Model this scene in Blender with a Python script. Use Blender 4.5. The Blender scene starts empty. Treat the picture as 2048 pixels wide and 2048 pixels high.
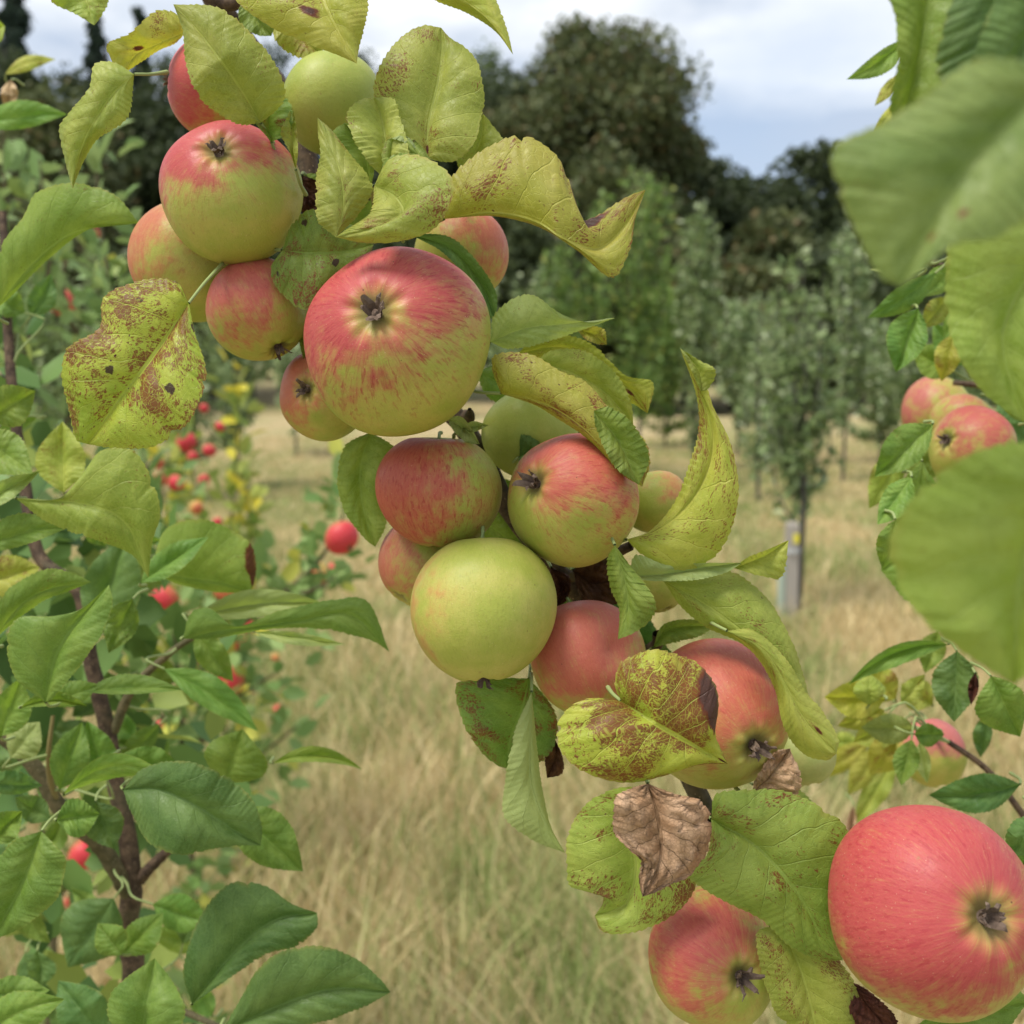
import bpy, math, random
import numpy as np
from mathutils import Vector, Matrix
random.seed(7); RNG = np.random.default_rng(7)
S = bpy.context.scene; COL = S.collection

# ---------------------------------------------------------------- camera, sky, sun, exposure
W = 1932.0                       # the photograph is measured on a 1932 grid
FN = 1.072                       # focal length over picture width
CAMZ = 1.5
PITCH = math.radians(4.8)
cam = bpy.data.objects.new('camera', bpy.data.cameras.new('camera')); COL.objects.link(cam); S.camera = cam
cam.data.sensor_width = 36; cam.data.lens = 36*FN
cam.location = (0, 0, CAMZ); cam.rotation_euler = (math.radians(90)-PITCH, 0, 0)
cam.data.clip_start = 0.01; cam.data.clip_end = 3000
cam.data.dof.use_dof = True; cam.data.dof.focus_distance = 0.395; cam.data.dof.aperture_fstop = 12.8
S.render.resolution_x = 1024; S.render.resolution_y = 1024
S.view_settings.view_transform = 'Standard'; S.view_settings.look = 'None'
S.view_settings.exposure = 0.76; S.view_settings.gamma = 1.0

SUN_EL, SUN_AZ = math.radians(64), math.radians(-125)    # azimuth from +Y, clockwise
world = bpy.data.worlds.new('World'); S.world = world; world.use_nodes = True
def make_world():
    nt = world.node_tree; n = nt.nodes; l = nt.links; n.clear()
    out = n.new('ShaderNodeOutputWorld'); bg = n.new('ShaderNodeBackground'); bg.inputs[1].default_value = 0.108
    sky = n.new('ShaderNodeTexSky'); sky.sky_type = 'NISHITA'; sky.sun_disc = False
    sky.sun_elevation = SUN_EL; sky.sun_rotation = SUN_AZ; sky.air_density = 1.0; sky.dust_density = 1.0
    tc = n.new('ShaderNodeTexCoord'); mp = n.new('ShaderNodeMapping'); mp.inputs['Scale'].default_value = (1, 1, 2.6)
    mp.inputs['Location'].default_value = (0.55, 0.1, 0.35)
    no = n.new('ShaderNodeTexNoise'); no.inputs['Scale'].default_value = 2.1; no.inputs['Detail'].default_value = 7; no.inputs['Roughness'].default_value = 0.5
    rp = n.new('ShaderNodeValToRGB'); rp.color_ramp.elements[0].position = 0.40; rp.color_ramp.elements[1].position = 0.58
    no2 = n.new('ShaderNodeTexNoise'); no2.inputs['Scale'].default_value = 3.4; no2.inputs['Detail'].default_value = 5
    rp2 = n.new('ShaderNodeValToRGB'); rp2.color_ramp.elements[0].position = 0.42; rp2.color_ramp.elements[1].position = 0.58
    rp2.color_ramp.elements[0].color = (3.3, 3.8, 4.6, 1); rp2.color_ramp.elements[1].color = (5.9, 6.1, 6.3, 1)
    mx = n.new('ShaderNodeMix'); mx.data_type = 'RGBA'
    l.new(tc.outputs['Generated'], mp.inputs[0]); l.new(mp.outputs[0], no.inputs[0]); l.new(mp.outputs[0], no2.inputs[0])
    l.new(no.outputs[0], rp.inputs[0]); l.new(no2.outputs[0], rp2.inputs[0])
    mr = n.new('ShaderNodeMapRange'); mr.inputs[3].default_value = 0.6; mr.inputs[4].default_value = 1.0
    l.new(rp.outputs[0], mr.inputs[0])
    l.new(mr.outputs[0], mx.inputs[0]); l.new(sky.outputs[0], mx.inputs[6]); l.new(rp2.outputs[0], mx.inputs[7])
    l.new(mx.outputs[2], bg.inputs[0]); l.new(bg.outputs[0], out.inputs[0])
make_world()
sd = bpy.data.lights.new('sun', 'SUN'); sd.energy = 2.5; sd.angle = math.radians(22); sd.color = (1, 0.95, 0.87)
sun = bpy.data.objects.new('sun', sd); COL.objects.link(sun)
sdir = Vector((math.sin(SUN_AZ)*math.cos(SUN_EL), math.cos(SUN_AZ)*math.cos(SUN_EL), math.sin(SUN_EL)))
sun.rotation_euler = sdir.to_track_quat('Z', 'Y').to_euler()

# ---------------------------------------------------------------- helpers
cp, sp = math.cos(PITCH), math.sin(PITCH)
CR = np.array((1., 0, 0)); CU = np.array((0, sp, cp)); CF = np.array((0, cp, -sp)); C0 = np.array((0, 0, CAMZ))
def P(x, y, d):
    """photo position (1932 grid) at depth d metres -> world point"""
    return C0 + CF*d + CR*((x/W-.5)*d/FN) - CU*((y/W-.5)*d/FN)
def camvec(a, b, c):            # right, up, towards the camera
    v = CR*a + CU*b - CF*c
    return v/np.linalg.norm(v)
HORY = (0.5-math.tan(PITCH)*FN)*W
def ground_at(x, D):            # ground point straight ahead at distance D under picture column x
    return np.array(((x/W-.5)*D/FN, D, 0.0))
def height_for(y, D):
    return CAMZ + (HORY-y)/W/FN*D

def mesh_obj(name, V, F, mat=None, parent=None, smooth=True, uv=None, mats=None, fm=None):
    me = bpy.data.meshes.new(name)
    if isinstance(F, np.ndarray):
        nf, k = F.shape
        me.vertices.add(len(V)); me.vertices.foreach_set('co', np.asarray(V, np.float32).ravel())
        me.loops.add(nf*k); me.loops.foreach_set('vertex_index', F.astype(np.int32).ravel())
        me.polygons.add(nf); me.polygons.foreach_set('loop_start', np.arange(0, nf*k, k, dtype=np.int32))
        me.update(calc_edges=True); 
    else:
        me.from_pydata([tuple(map(float, v)) for v in V], [], [tuple(map(int, f)) for f in F]); me.update()
    me.polygons.foreach_set('use_smooth', np.full(len(me.polygons), smooth)); 
    if uv is not None:
        ul = me.uv_layers.new(name='UVMap'); idx = np.empty(len(me.loops), np.int32); me.loops.foreach_get('vertex_index', idx)
        ul.data.foreach_set('uv', np.asarray(uv, np.float32)[idx].ravel())
    for m in (mats or ([mat] if mat else [])): me.materials.append(m)
    if fm is not None: me.polygons.foreach_set('material_index', np.asarray(fm, np.int32))
    me.update()
    o = bpy.data.objects.new(name, me); COL.objects.link(o)
    if parent: o.parent = parent
    return o
def thing(name, label, cat, group=None, loc=(0, 0, 0)):
    o = bpy.data.objects.new(name, None); COL.objects.link(o); o.location = loc; o.empty_display_size = 0.05
    o['label'] = label; o['category'] = cat
    if group: o['group'] = group
    return o
def spline(pts, n, arc=True):
    """smooth curve through points, n samples"""
    p = np.array(pts, float)
    if len(p) == 1: return np.repeat(p, n, 0)
    t = np.concatenate(([0], np.cumsum(np.linalg.norm(np.diff(p, axis=0), axis=1)**(1.0)))); t /= max(t[-1], 1e-9)
    m = np.zeros_like(p)
    for i in range(len(p)):
        a, b = max(i-1, 0), min(i+1, len(p)-1)
        m[i] = (p[b]-p[a])/max(t[b]-t[a], 1e-9)
    s = np.linspace(0, 1, n); k = np.clip(np.searchsorted(t, s, side='right')-1, 0, len(p)-2)
    h = (t[k+1]-t[k]); h[h < 1e-9] = 1e-9; x = ((s-t[k])/h)[:, None]; h = h[:, None]
    return (2*x**3-3*x**2+1)*p[k]+(x**3-2*x**2+x)*h*m[k]+(-2*x**3+3*x**2)*p[k+1]+(x**3-x**2)*h*m[k+1]
def tube_data(pts, rad, n=24, k=8, rough=0.0, off=0):
    c = spline(pts, n); r = np.interp(np.linspace(0, 1, n), np.linspace(0, 1, len(rad)), rad)
    tg = np.gradient(c, axis=0); tg /= np.linalg.norm(tg, axis=1)[:, None]+1e-12
    up = np.array((0.31, 0.2, 0.93)); V = []
    a = np.cross(tg, up); a /= np.linalg.norm(a, axis=1)[:, None]+1e-9; b = np.cross(tg, a)
    ph = np.linspace(0, 2*math.pi, k, endpoint=False)
    rr = r[:, None]*(1+rough*RNG.normal(size=(n, k)))
    V = c[:, None, :]+rr[..., None]*(np.cos(ph)[None, :, None]*a[:, None, :]+np.sin(ph)[None, :, None]*b[:, None, :])
    V = V.reshape(-1, 3); F = []
    for i in range(n-1):
        for j in range(k):
            F.append((off+i*k+j, off+i*k+(j+1) % k, off+(i+1)*k+(j+1) % k, off+(i+1)*k+j))
    return V, F
def tubes(name, specs, mat, parent=None):
    V = []; F = []; off = 0
    for s in specs:
        v, f = tube_data(*s[:2], **(s[2] if len(s) > 2 else {}), off=off); V.append(v); F += f; off += len(v)
    return mesh_obj(name, np.vstack(V), np.array(F), mat, parent)

# ---------------------------------------------------------------- node helpers
class NB:
    def __init__(s, name):
        s.m = bpy.data.materials.new(name); s.m.use_nodes = True; s.t = s.m.node_tree; s.t.nodes.clear()
    def n(s, typ, **kw):
        nd = s.t.nodes.new('ShaderNode'+typ)
        for k, v in kw.items(): setattr(nd, k, v)
        return nd
    def put(s, sock, v):
        if hasattr(v, 'is_linked') or isinstance(v, bpy.types.NodeSocket): s.t.links.new(v, sock)
        else: sock.default_value = (tuple(v)+(1,) if isinstance(v, tuple) and len(v) == 3 and sock.type == 'RGBA' else v)
    def math(s, op, a, b=0.0, c=None, clamp=False):
        nd = s.n('Math', operation=op, use_clamp=clamp); s.put(nd.inputs[0], a); s.put(nd.inputs[1], b)
        if c is not None: s.put(nd.inputs[2], c)
        return nd.outputs[0]
    def mix(s, f, a, b, mode='MIX'):
        nd = s.n('Mix', data_type='RGBA', blend_type=mode); s.put(nd.inputs[0], f); s.put(nd.inputs[6], a); s.put(nd.inputs[7], b)
        return nd.outputs[2]
    def ss(s, v, lo, hi, a=0.0, b=1.0):
        nd = s.n('MapRange', interpolation_type='SMOOTHSTEP'); s.put(nd.inputs[0], v); s.put(nd.inputs[1], lo); s.put(nd.inputs[2], hi); s.put(nd.inputs[3], a); s.put(nd.inputs[4], b)
        return nd.outputs[0]
    def noise(s, vec, scale, detail=3.0, rough=0.5, dist=0.0):
        nd = s.n('TexNoise'); s.put(nd.inputs['Vector'], vec); nd.inputs['Scale'].default_value = scale; nd.inputs['Detail'].default_value = detail
        nd.inputs['Roughness'].default_value = rough; nd.inputs['Distortion'].default_value = dist
        return nd.outputs[0]
    def vor(s, vec, scale, feature='F1', rnd=1.0):
        nd = s.n('TexVoronoi', feature=feature); s.put(nd.inputs['Vector'], vec); nd.inputs['Scale'].default_value = scale; nd.inputs['Randomness'].default_value = rnd
        return nd.outputs[0]
    def comb(s, x, y, z):
        nd = s.n('CombineXYZ'); s.put(nd.inputs[0], x); s.put(nd.inputs[1], y); s.put(nd.inputs[2], z); return nd.outputs[0]
    def finish(s, col, rough=0.5, spec=0.4, bump=None, bstr=0.3, bdist=0.001, transl=0.0, tcol=None, sss=0.0, srad=(0.01, 0.006, 0.003), coat=0.0):
        p = s.n('BsdfPrincipled'); s.put(p.inputs['Base Color'], col); s.put(p.inputs['Roughness'], rough); s.put(p.inputs['Specular IOR Level'], spec)
        if sss: p.inputs['Subsurface Weight'].default_value = sss; p.inputs['Subsurface Radius'].default_value = srad; p.inputs['Subsurface Scale'].default_value = 1.0
        if coat: p.inputs['Coat Weight'].default_value = coat; p.inputs['Coat Roughness'].default_value = 0.35
        out = s.n('OutputMaterial'); res = p.outputs[0]; nrm = None
        if bump is not None:
            b = s.n('Bump'); b.inputs['Strength'].default_value = bstr; b.inputs['Distance'].default_value = bdist; s.put(b.inputs['Height'], bump); nrm = b.outputs[0]; s.put(p.inputs['Normal'], nrm)
        if transl:
            t = s.n('BsdfTranslucent'); s.put(t.inputs[0], tcol if tcol is not None else col)
            if nrm: s.put(t.inputs[1], nrm)
            mx = s.n('MixShader'); mx.inputs[0].default_value = transl; s.t.links.new(res, mx.inputs[1]); s.t.links.new(t.outputs[0], mx.inputs[2]); res = mx.outputs[0]
        s.t.links.new(res, out.inputs[0]); return s.m

# ---------------------------------------------------------------- leaf material
KIN = dict(
    yg=dict(c1=(.28, .35, .050), c2=(.39, .44, .085), under=(.36, .44, .18), rust=.34),
    yel=dict(c1=(.37, .39, .045), c2=(.45, .43, .075), under=(.42, .46, .15), rust=.45),
    rusty=dict(c1=(.28, .37, .035), c2=(.40, .44, .055), under=(.36, .42, .15), rust=.65),
    lime=dict(c1=(.165, .265, .036), c2=(.245, .345, .062), under=(.30, .40, .16), rust=.14),
    dusty=dict(c1=(.16, .25, .055), c2=(.26, .35, .10), under=(.26, .36, .16), rust=.05),
    green=dict(c1=(.135, .255, .038), c2=(.215, .34, .064), under=(.24, .35, .13), rust=0.0),
    backlit=dict(c1=(.21, .31, .045), c2=(.28, .37, .070), under=(.28, .38, .08), rust=.08),
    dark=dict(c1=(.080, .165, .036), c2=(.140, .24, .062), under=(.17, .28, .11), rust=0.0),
    pale=dict(c1=(.30, .38, .11), c2=(.39, .46, .16), under=(.35, .42, .15), rust=.12),
    dead=dict(c1=(.42, .26, .13), c2=(.64, .44, .26), under=(.42, .27, .15), rust=.0, dead=1),
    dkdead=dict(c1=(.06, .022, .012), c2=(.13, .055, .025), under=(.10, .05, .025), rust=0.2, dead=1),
)
_lm = {}
def leaf_mat(kind, rust=None, patch=(), edge=0.25, big=0.0, seed=0, vein=0.46):
    key = (kind, rust, tuple(patch), edge, big, seed, vein)
    if key in _lm: return _lm[key]
    K = KIN[kind]; rust = K['rust'] if rust is None else rust; dead = K.get('dead', 0)
    b = NB('leaf_'+kind)
    uvn = b.n('UVMap'); uvn.uv_map = 'UVMap'; sx = b.n('SeparateXYZ'); b.put(sx.inputs[0], uvn.outputs[0]); u, v0 = sx.outputs[0], sx.outputs[1]
    v = b.math('SUBTRACT', b.math('MULTIPLY', v0, 2.0), 1.0)
    oi = b.n('ObjectInfo'); rnd = oi.outputs['Random']
    av = b.math('ABSOLUTE', v); side = b.math('GREATER_THAN', v, 0.0)
    off = b.math('MULTIPLY', rnd, 37.0); off = b.math('ADD', off, seed*3.7)
    base = b.comb(b.math('MULTIPLY', u, 1.5), v0, off)
    wob = b.math('MULTIPLY', b.math('SUBTRACT', b.noise(base, 3.0, 2), 0.5), 0.09)
    w = b.math('ADD', b.math('SUBTRACT', u, b.math('MULTIPLY', b.math('POWER', av, 0.8), 0.24)), wob)
    w = b.math('ADD', w, b.math('MULTIPLY', side, 0.045)); w = b.math('MULTIPLY', w, 7.5)
    tri = b.math('ABSOLUTE', b.math('SUBTRACT', b.math('FRACT', b.math('ADD', w, 20.0)), 0.5))    # 0.5 at a vein, 0 between
    lat = b.ss(tri, 0.465, 0.497); lat = b.math('MULTIPLY', lat, b.ss(av, 1.0, 0.55, 0.25, 1.0))
    mid = b.ss(av, 0.05, 0.018)
    fine = b.vor(base, 26.0, 'DISTANCE_TO_EDGE'); net = b.ss(fine, 0.07, 0.0)
    net2 = b.ss(b.vor(base, 9.0, 'DISTANCE_TO_EDGE'), 0.035, 0.0)
    veins = b.math('MAXIMUM', b.math('MAXIMUM', lat, mid), b.math('MULTIPLY', b.math('MAXIMUM', net, net2), 0.6))
    big_n = b.noise(base, 2.2, 3); col = b.mix(b.ss(big_n, 0.35, 0.65), K['c1'], K['c2'])
    mott = b.noise(base, 13.0, 4, 0.65); col = b.mix(b.math('MULTIPLY', b.ss(mott, 0.45, 0.75), 0.35), col, tuple(x*0.6 for x in K['c1']))
    hv = b.n('HueSaturation'); b.put(hv.inputs['Color'], col); b.put(hv.inputs['Value'], b.ss(rnd, 0.0, 1.0, 0.88, 1.14)); b.put(hv.inputs['Hue'], b.ss(b.math('FRACT', b.math('MULTIPLY', rnd, 7.3)), 0.0, 1.0, 0.487, 0.512)); col = hv.outputs[0]
    veinc = tuple(min(1, x*1.25+.025) for x in K['c2']) if not dead else tuple(x*0.45 for x in K['c1'])
    col = b.mix(b.math('MULTIPLY', veins, vein if not dead else .38), col, veinc)
    # rust speckles: elongated along the side veins, clustered, broken by the veins
    rv = b.comb(b.math('MULTIPLY', w, 1.6), b.math('MULTIPLY', av, 4.5), b.math('ADD', off, side))
    sp1 = b.math('ADD', b.math('MULTIPLY', b.noise(rv, 6.0, 3, 0.7), 1.0-.24*min(1, rust)), b.math('MULTIPLY', b.noise(rv, 1.7, 2, 0.6) , .24*min(1, rust))); cl = b.noise(base, 2.6, 3, 0.6)
    if rust > 0:
        th = b.math('SUBTRACT', 0.735-0.27*rust, b.math('MULTIPLY', b.math('SUBTRACT', cl, 0.5), 1.1*(0.4+rust)))
        sr = b.ss(b.math('SUBTRACT', sp1, th), -0.035, 0.06)
        sr = b.math('MULTIPLY', sr, b.ss(b.math('MAXIMUM', lat, mid), 0.8, 0.2)); sr = b.math('MULTIPLY', sr, b.ss(b.math('MAXIMUM', net, net2), 0.9, 0.3, 0.45, 1.0))
        rc = b.mix(b.noise(base, 9.0, 2), (.25, .050, .018), (.13, .024, .018)) 
        col = b.mix(b.math('MULTIPLY', sr, 0.88), col, rc)
    dots = b.ss(b.math('ADD', b.vor(base, 15.0), b.math('MULTIPLY', b.math('SUBTRACT', mott, 0.5), 0.25)), 0.14, 0.10)
    gate = b.ss(b.noise(base, 3.3, 2), 0.50, 0.60)
    col = b.mix(b.math('MULTIPLY', b.math('MULTIPLY', dots, gate), min(1, 0.15+1.2*rust)), col, (.10, .028, .018))
    if big:
        bd = b.ss(b.math('ADD', b.vor(base, 3.6), b.math('MULTIPLY', b.math('SUBTRACT', mott, 0.5), 0.3)), 0.10+0.10*big, 0.06+0.10*big)
        col = b.mix(b.math('MULTIPLY', bd, .93), col, (.045, .016, .013))
    for (pu, pv, pr, pc) in patch:
        du = b.math('MULTIPLY', b.math('SUBTRACT', u, pu), 1.3); dv = b.math('MULTIPLY', b.math('SUBTRACT', v, pv), 0.5)
        dd = b.math('SQRT', b.math('ADD', b.math('MULTIPLY', du, du), b.math('MULTIPLY', dv, dv)))
        dd = b.math('ADD', dd, b.math('MULTIPLY', b.math('SUBTRACT', b.noise(base, 6.0, 4, .65), 0.5), 0.16))
        col = b.mix(b.ss(dd, pr+.035, pr), col, (.16, .04, .015)); col = b.mix(b.ss(dd, pr+.008, pr-.02), col, b.mix(mott, pc, tuple(x*2.4 for x in pc)))
    if edge:
        e = b.ss(b.math('ADD', av, b.math('MULTIPLY', b.math('SUBTRACT', b.noise(base, 7.0, 3), 0.5), 0.25)), 0.93, 1.03)
        col = b.mix(b.math('MULTIPLY', e, edge), col, (.42, .33, .08) if not dead else (.1, .04, .02))
    geo = b.n('NewGeometry'); under = b.mix(b.math('MULTIPLY', veins, 0.45), b.mix(0.35, col, K['under']), tuple(min(1, x*1.3) for x in K['under']))
    und = b.mix(0.5, under, K['under']) if not dead else under
    fcol = b.mix(geo.outputs['Backfacing'], col, und)
    hgt = b.math('ADD', b.math('MULTIPLY', b.math('MAXIMUM', b.math('MULTIPLY', lat, 1.0), mid), -1.0), b.math('MULTIPLY', net, -0.2))
    hgt = b.math('ADD', hgt, b.math('MULTIPLY', b.ss(tri, 0.0, 0.5), -0.55)); hgt = b.math('ADD', hgt, b.math('MULTIPLY', mott, 0.6))
    tc = b.mix(1.0, fcol, (1.15, 1.2, .55), 'MULTIPLY') if not dead else fcol
    m = b.finish(fcol, rough=b.ss(mott, 0.3, 0.7, 0.42, 0.58), spec=0.38 if not dead else .15, bump=hgt, bstr=0.55 if not dead else .9, bdist=0.0007, transl=0.36 if not dead else .08, tcol=tc)
    _lm[key] = m; return m

def bark_mat(name, c1, c2):
    b = NB(name); tc = b.n('TexCoord').outputs['Object']
    nz = b.noise(tc, 180, 5, .65); nl = b.noise(tc, 30, 3)
    col = b.mix(b.ss(nz, .35, .7), c1, c2); col = b.mix(b.math('MULTIPLY', b.ss(b.vor(tc, 420), .16, .1), .6), col, tuple(min(1, x*3+.05) for x in c2)); col = b.mix(b.math('MULTIPLY', b.ss(nl, .5, .7), .35), col, (.07, .09, .04))
    return b.finish(col, rough=.75, spec=.25, bump=nz, bstr=.6, bdist=.0015)
M_BARK = bark_mat('bark', (.045, .028, .018), (.13, .085, .05))
M_BARKG = bark_mat('green_bark', (.075, .065, .028), (.15, .12, .06))
M_STALK = NB('stalk').finish((.27, .33, .12), rough=.6, spec=.3)
M_REDSTALK = NB('red_stalk').finish((.20, .16, .06), rough=.6, spec=.3)
def sepal_mat():
    b = NB('dried_sepal'); tc = b.n('TexCoord').outputs['Object']; nz = b.noise(tc, 700, 3)
    return b.finish(b.mix(nz, (.05, .03, .025), (.26, .19, .14)), rough=.85, spec=.15)
M_SEPAL = sepal_mat()

# ---------------------------------------------------------------- leaf geometry
def depth_list(l, n): return np.interp(np.linspace(0, 1, n), np.linspace(0, 1, len(l)), l)/1000.0
def vnoise(n, k, seed):
    r = np.random.default_rng(seed); x = r.normal(size=k+3); return spline([(i, x[i]) for i in range(k)], n)[:, 1]
LEAFN = [0]; SKEL = {}
def leaf(parent, M, L, R, d=.41, md=(0,), ld=(-4,), rd=(-3,), kind='yg', under=False, label=None, stalk=None, NU=104, NV=9, bulge=2.3, serr=1.0, wave=1.9, matkw=None, crumple=0.0, smat=None):
    LEAFN[0] += 1; seed = LEAFN[0]
    M = list(M); b0, t0 = M[0], M[-1]
    Lp = [b0]+[p for p in L]+[t0]; Rp = [b0]+[p for p in R]+[t0]
    m = spline(M, NU); lft = spline(Lp, NU); rgt = spline(Rp, NU)
    u = np.linspace(0, 1, NU); env = np.sin(np.pi*u)**0.5
    dM = d+depth_list(md, NU); dL = dM+depth_list(ld, NU)*env; dR = dM+depth_list(rd, NU)*env
    dL += vnoise(NU, 9, seed*2)*0.0007*wave*env; dR += vnoise(NU, 9, seed*2+1)*0.0007*wave*env
    def lift(p, dd): return np.array([P(a, b, c) for (a, b), c in zip(p, dd)])
    PM, PL, PR = lift(m, dM), lift(lft, dL), lift(rgt, dR)
    # serrated margin
    length = np.linalg.norm(np.diff(PM, axis=0), axis=1).sum(); teeth = max(12, int(26*min(1.3, length/.05)))
    saw = ((u*teeth+.15*np.sin(u*17+seed)) % 1.0)
    rs = np.random.default_rng(seed)
    for E in (PL, PR):
        nick = np.ones(NU)
        if NU > 100 and serr > 0:
            for _ in range(rs.integers(0, 3)): nick -= rs.uniform(.03, .09)*np.exp(-((u-rs.uniform(.2, .85))/rs.uniform(.008, .02))**2)
        E[:] = PM+(E-PM)*(nick*(1+.014*vnoise(NU, 14, seed*5+int(E is PL))))[:, None]
        out = E-PM; wd = np.linalg.norm(out, axis=1)[:, None]+1e-9
        amp = 0.00075*serr*np.clip(wd[:, 0]/0.006, 0, 1)*np.interp(np.arange(NU), np.linspace(0, NU, 30), rs.uniform(.5, 1.3, 30))
        tg = np.gradient(E, axis=0); tg /= np.linalg.norm(tg, axis=1)[:, None]+1e-9
        E += out/wd*(amp*(saw-.4))[:, None] + tg*(amp*saw*.5)[:, None]
    cols = []; vs = []
    nrm = np.cross(np.gradient(PM, axis=0), PR-PL); nn = np.linalg.norm(nrm, axis=1)[:, None]; nrm = nrm/(nn+1e-9)
    nrm = np.where((nrm@CF)[:, None] > 0, -nrm, nrm); nrm = nrm*0.6 - CF*0.4
    ph = u*7.5; pk = np.random.default_rng(seed+3).uniform(.05, .24)
    for k in range(-NV, NV+1):
        a = abs(k)/NV; E = PL if k < 0 else PR
        pt = PM*(1-a)+E*a
        wd = np.linalg.norm(E-PM, axis=1)
        bl = bulge*0.001*np.sin(np.pi*a**.8)*np.clip(wd/.012, 0, 1.6)
        puck = 0.001*pk*np.cos(2*np.pi*(ph-2.2*a**.8+(0.4 if k > 0 else 0)))*np.sin(np.pi*min(1, a*1.05))*np.clip(wd/.012, 0, 1)
        pt = pt+nrm*((bl-puck))[:, None]
        if crumple:
            pt = pt+nrm*(crumple*0.001*np.sin(3.1*k+7*u*(1+a)+seed)*np.sin(19*u+1.7*k*.6)*np.minimum(1, env))[:, None]
        cols.append(pt); vs.append(.5+.5*k/NV)
    V = np.stack(cols, 1).reshape(-1, 3); K = 2*NV+1
    UV = np.stack([np.repeat(u, K), np.tile(vs, NU)], 1)
    i = np.arange(NU-1)[:, None]*K; j = np.arange(K-1)[None, :]; a0 = (i+j).ravel()
    F = np.stack([a0, a0+1, a0+K+1, a0+K], 1)
    n0 = np.cross(V[F[:, 1]]-V[F[:, 0]], V[F[:, 3]]-V[F[:, 0]]); facing = (n0@CF).sum()      # <0: faces the viewpoint
    if (facing > 0) != under: F = F[:, ::-1]
    org = PM[0].copy()
    o = mesh_obj('leaf', V-org, F, leaf_mat(kind, **(matkw or {})), parent, uv=UV); o.location = org
    if label: o['label'] = label
    if stalk is not False:
        if stalk: pts = [PM[0]]+[P(x, y, dd) for x, y, dd in stalk]
        else:
            dr = PM[0]-PM[min(6, NU-1)]; dr /= np.linalg.norm(dr)+1e-9
            pts = [PM[0]+CF*.0003, PM[0]+dr*.003+CF*.006, PM[0]+dr*.004+CF*.018]
            sk = SKEL.get(parent.name)
            if sk is not None:
                v = sk-PM[0]; dist = np.linalg.norm(v, axis=1); cost = dist-.35*(v@dr); kk = int(np.argmin(cost))
                if dist[kk] < .045: pts = [PM[0]+CF*.0003, PM[0]+dr*min(.012, dist[kk]*.35)+CF*.001, PM[0]*.35+sk[kk]*.65+dr*.002, sk[kk]]
        v, f = tube_data([p-org for p in pts], [.0006, .0007, .0009], n=10, k=6)
        mesh_obj('leaf_stalk', v, np.array(f), smat or M_STALK, o)
    return o
def sleaf(parent, b, t, wl, wr=None, bow=0, d=.6, md=None, ld=None, rd=None, kind='green', **kw):
    """leaf from base to tip; wl / wr half widths on the two sides, bow = sideways sag of the midrib"""
    wr = wl if wr is None else wr; b = np.array(b, float); t = np.array(t, float); dv = t-b; n = np.array((dv[1], -dv[0]))/np.linalg.norm(dv)
    us = np.linspace(0, 1, 7); prof = np.array([.0, .62, .96, 1.0, .82, .45, .0])
    rs = np.random.default_rng(int(abs(b[0]*7+b[1]*3+t[0]))); 
    Mx = [b+dv*x+n*bow*4*x*(1-x) for x in us]
    L = [tuple(p+n*wl*q) for p, q in zip(Mx, prof)][1:-1]; R = [tuple(p-n*wr*q) for p, q in zip(Mx, prof)][1:-1]
    if md is None: md = (0, rs.uniform(-4, 4), rs.uniform(-9, 9))
    if ld is None: ld = (rs.uniform(-7, 2),)
    if rd is None: rd = (rs.uniform(-7, 2),)
    kw.setdefault('NU', 72); kw.setdefault('NV', 7)
    return leaf(parent, [tuple(p) for p in Mx], L, R, d=d, md=md, ld=ld, rd=rd, kind=kind, **kw)

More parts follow.
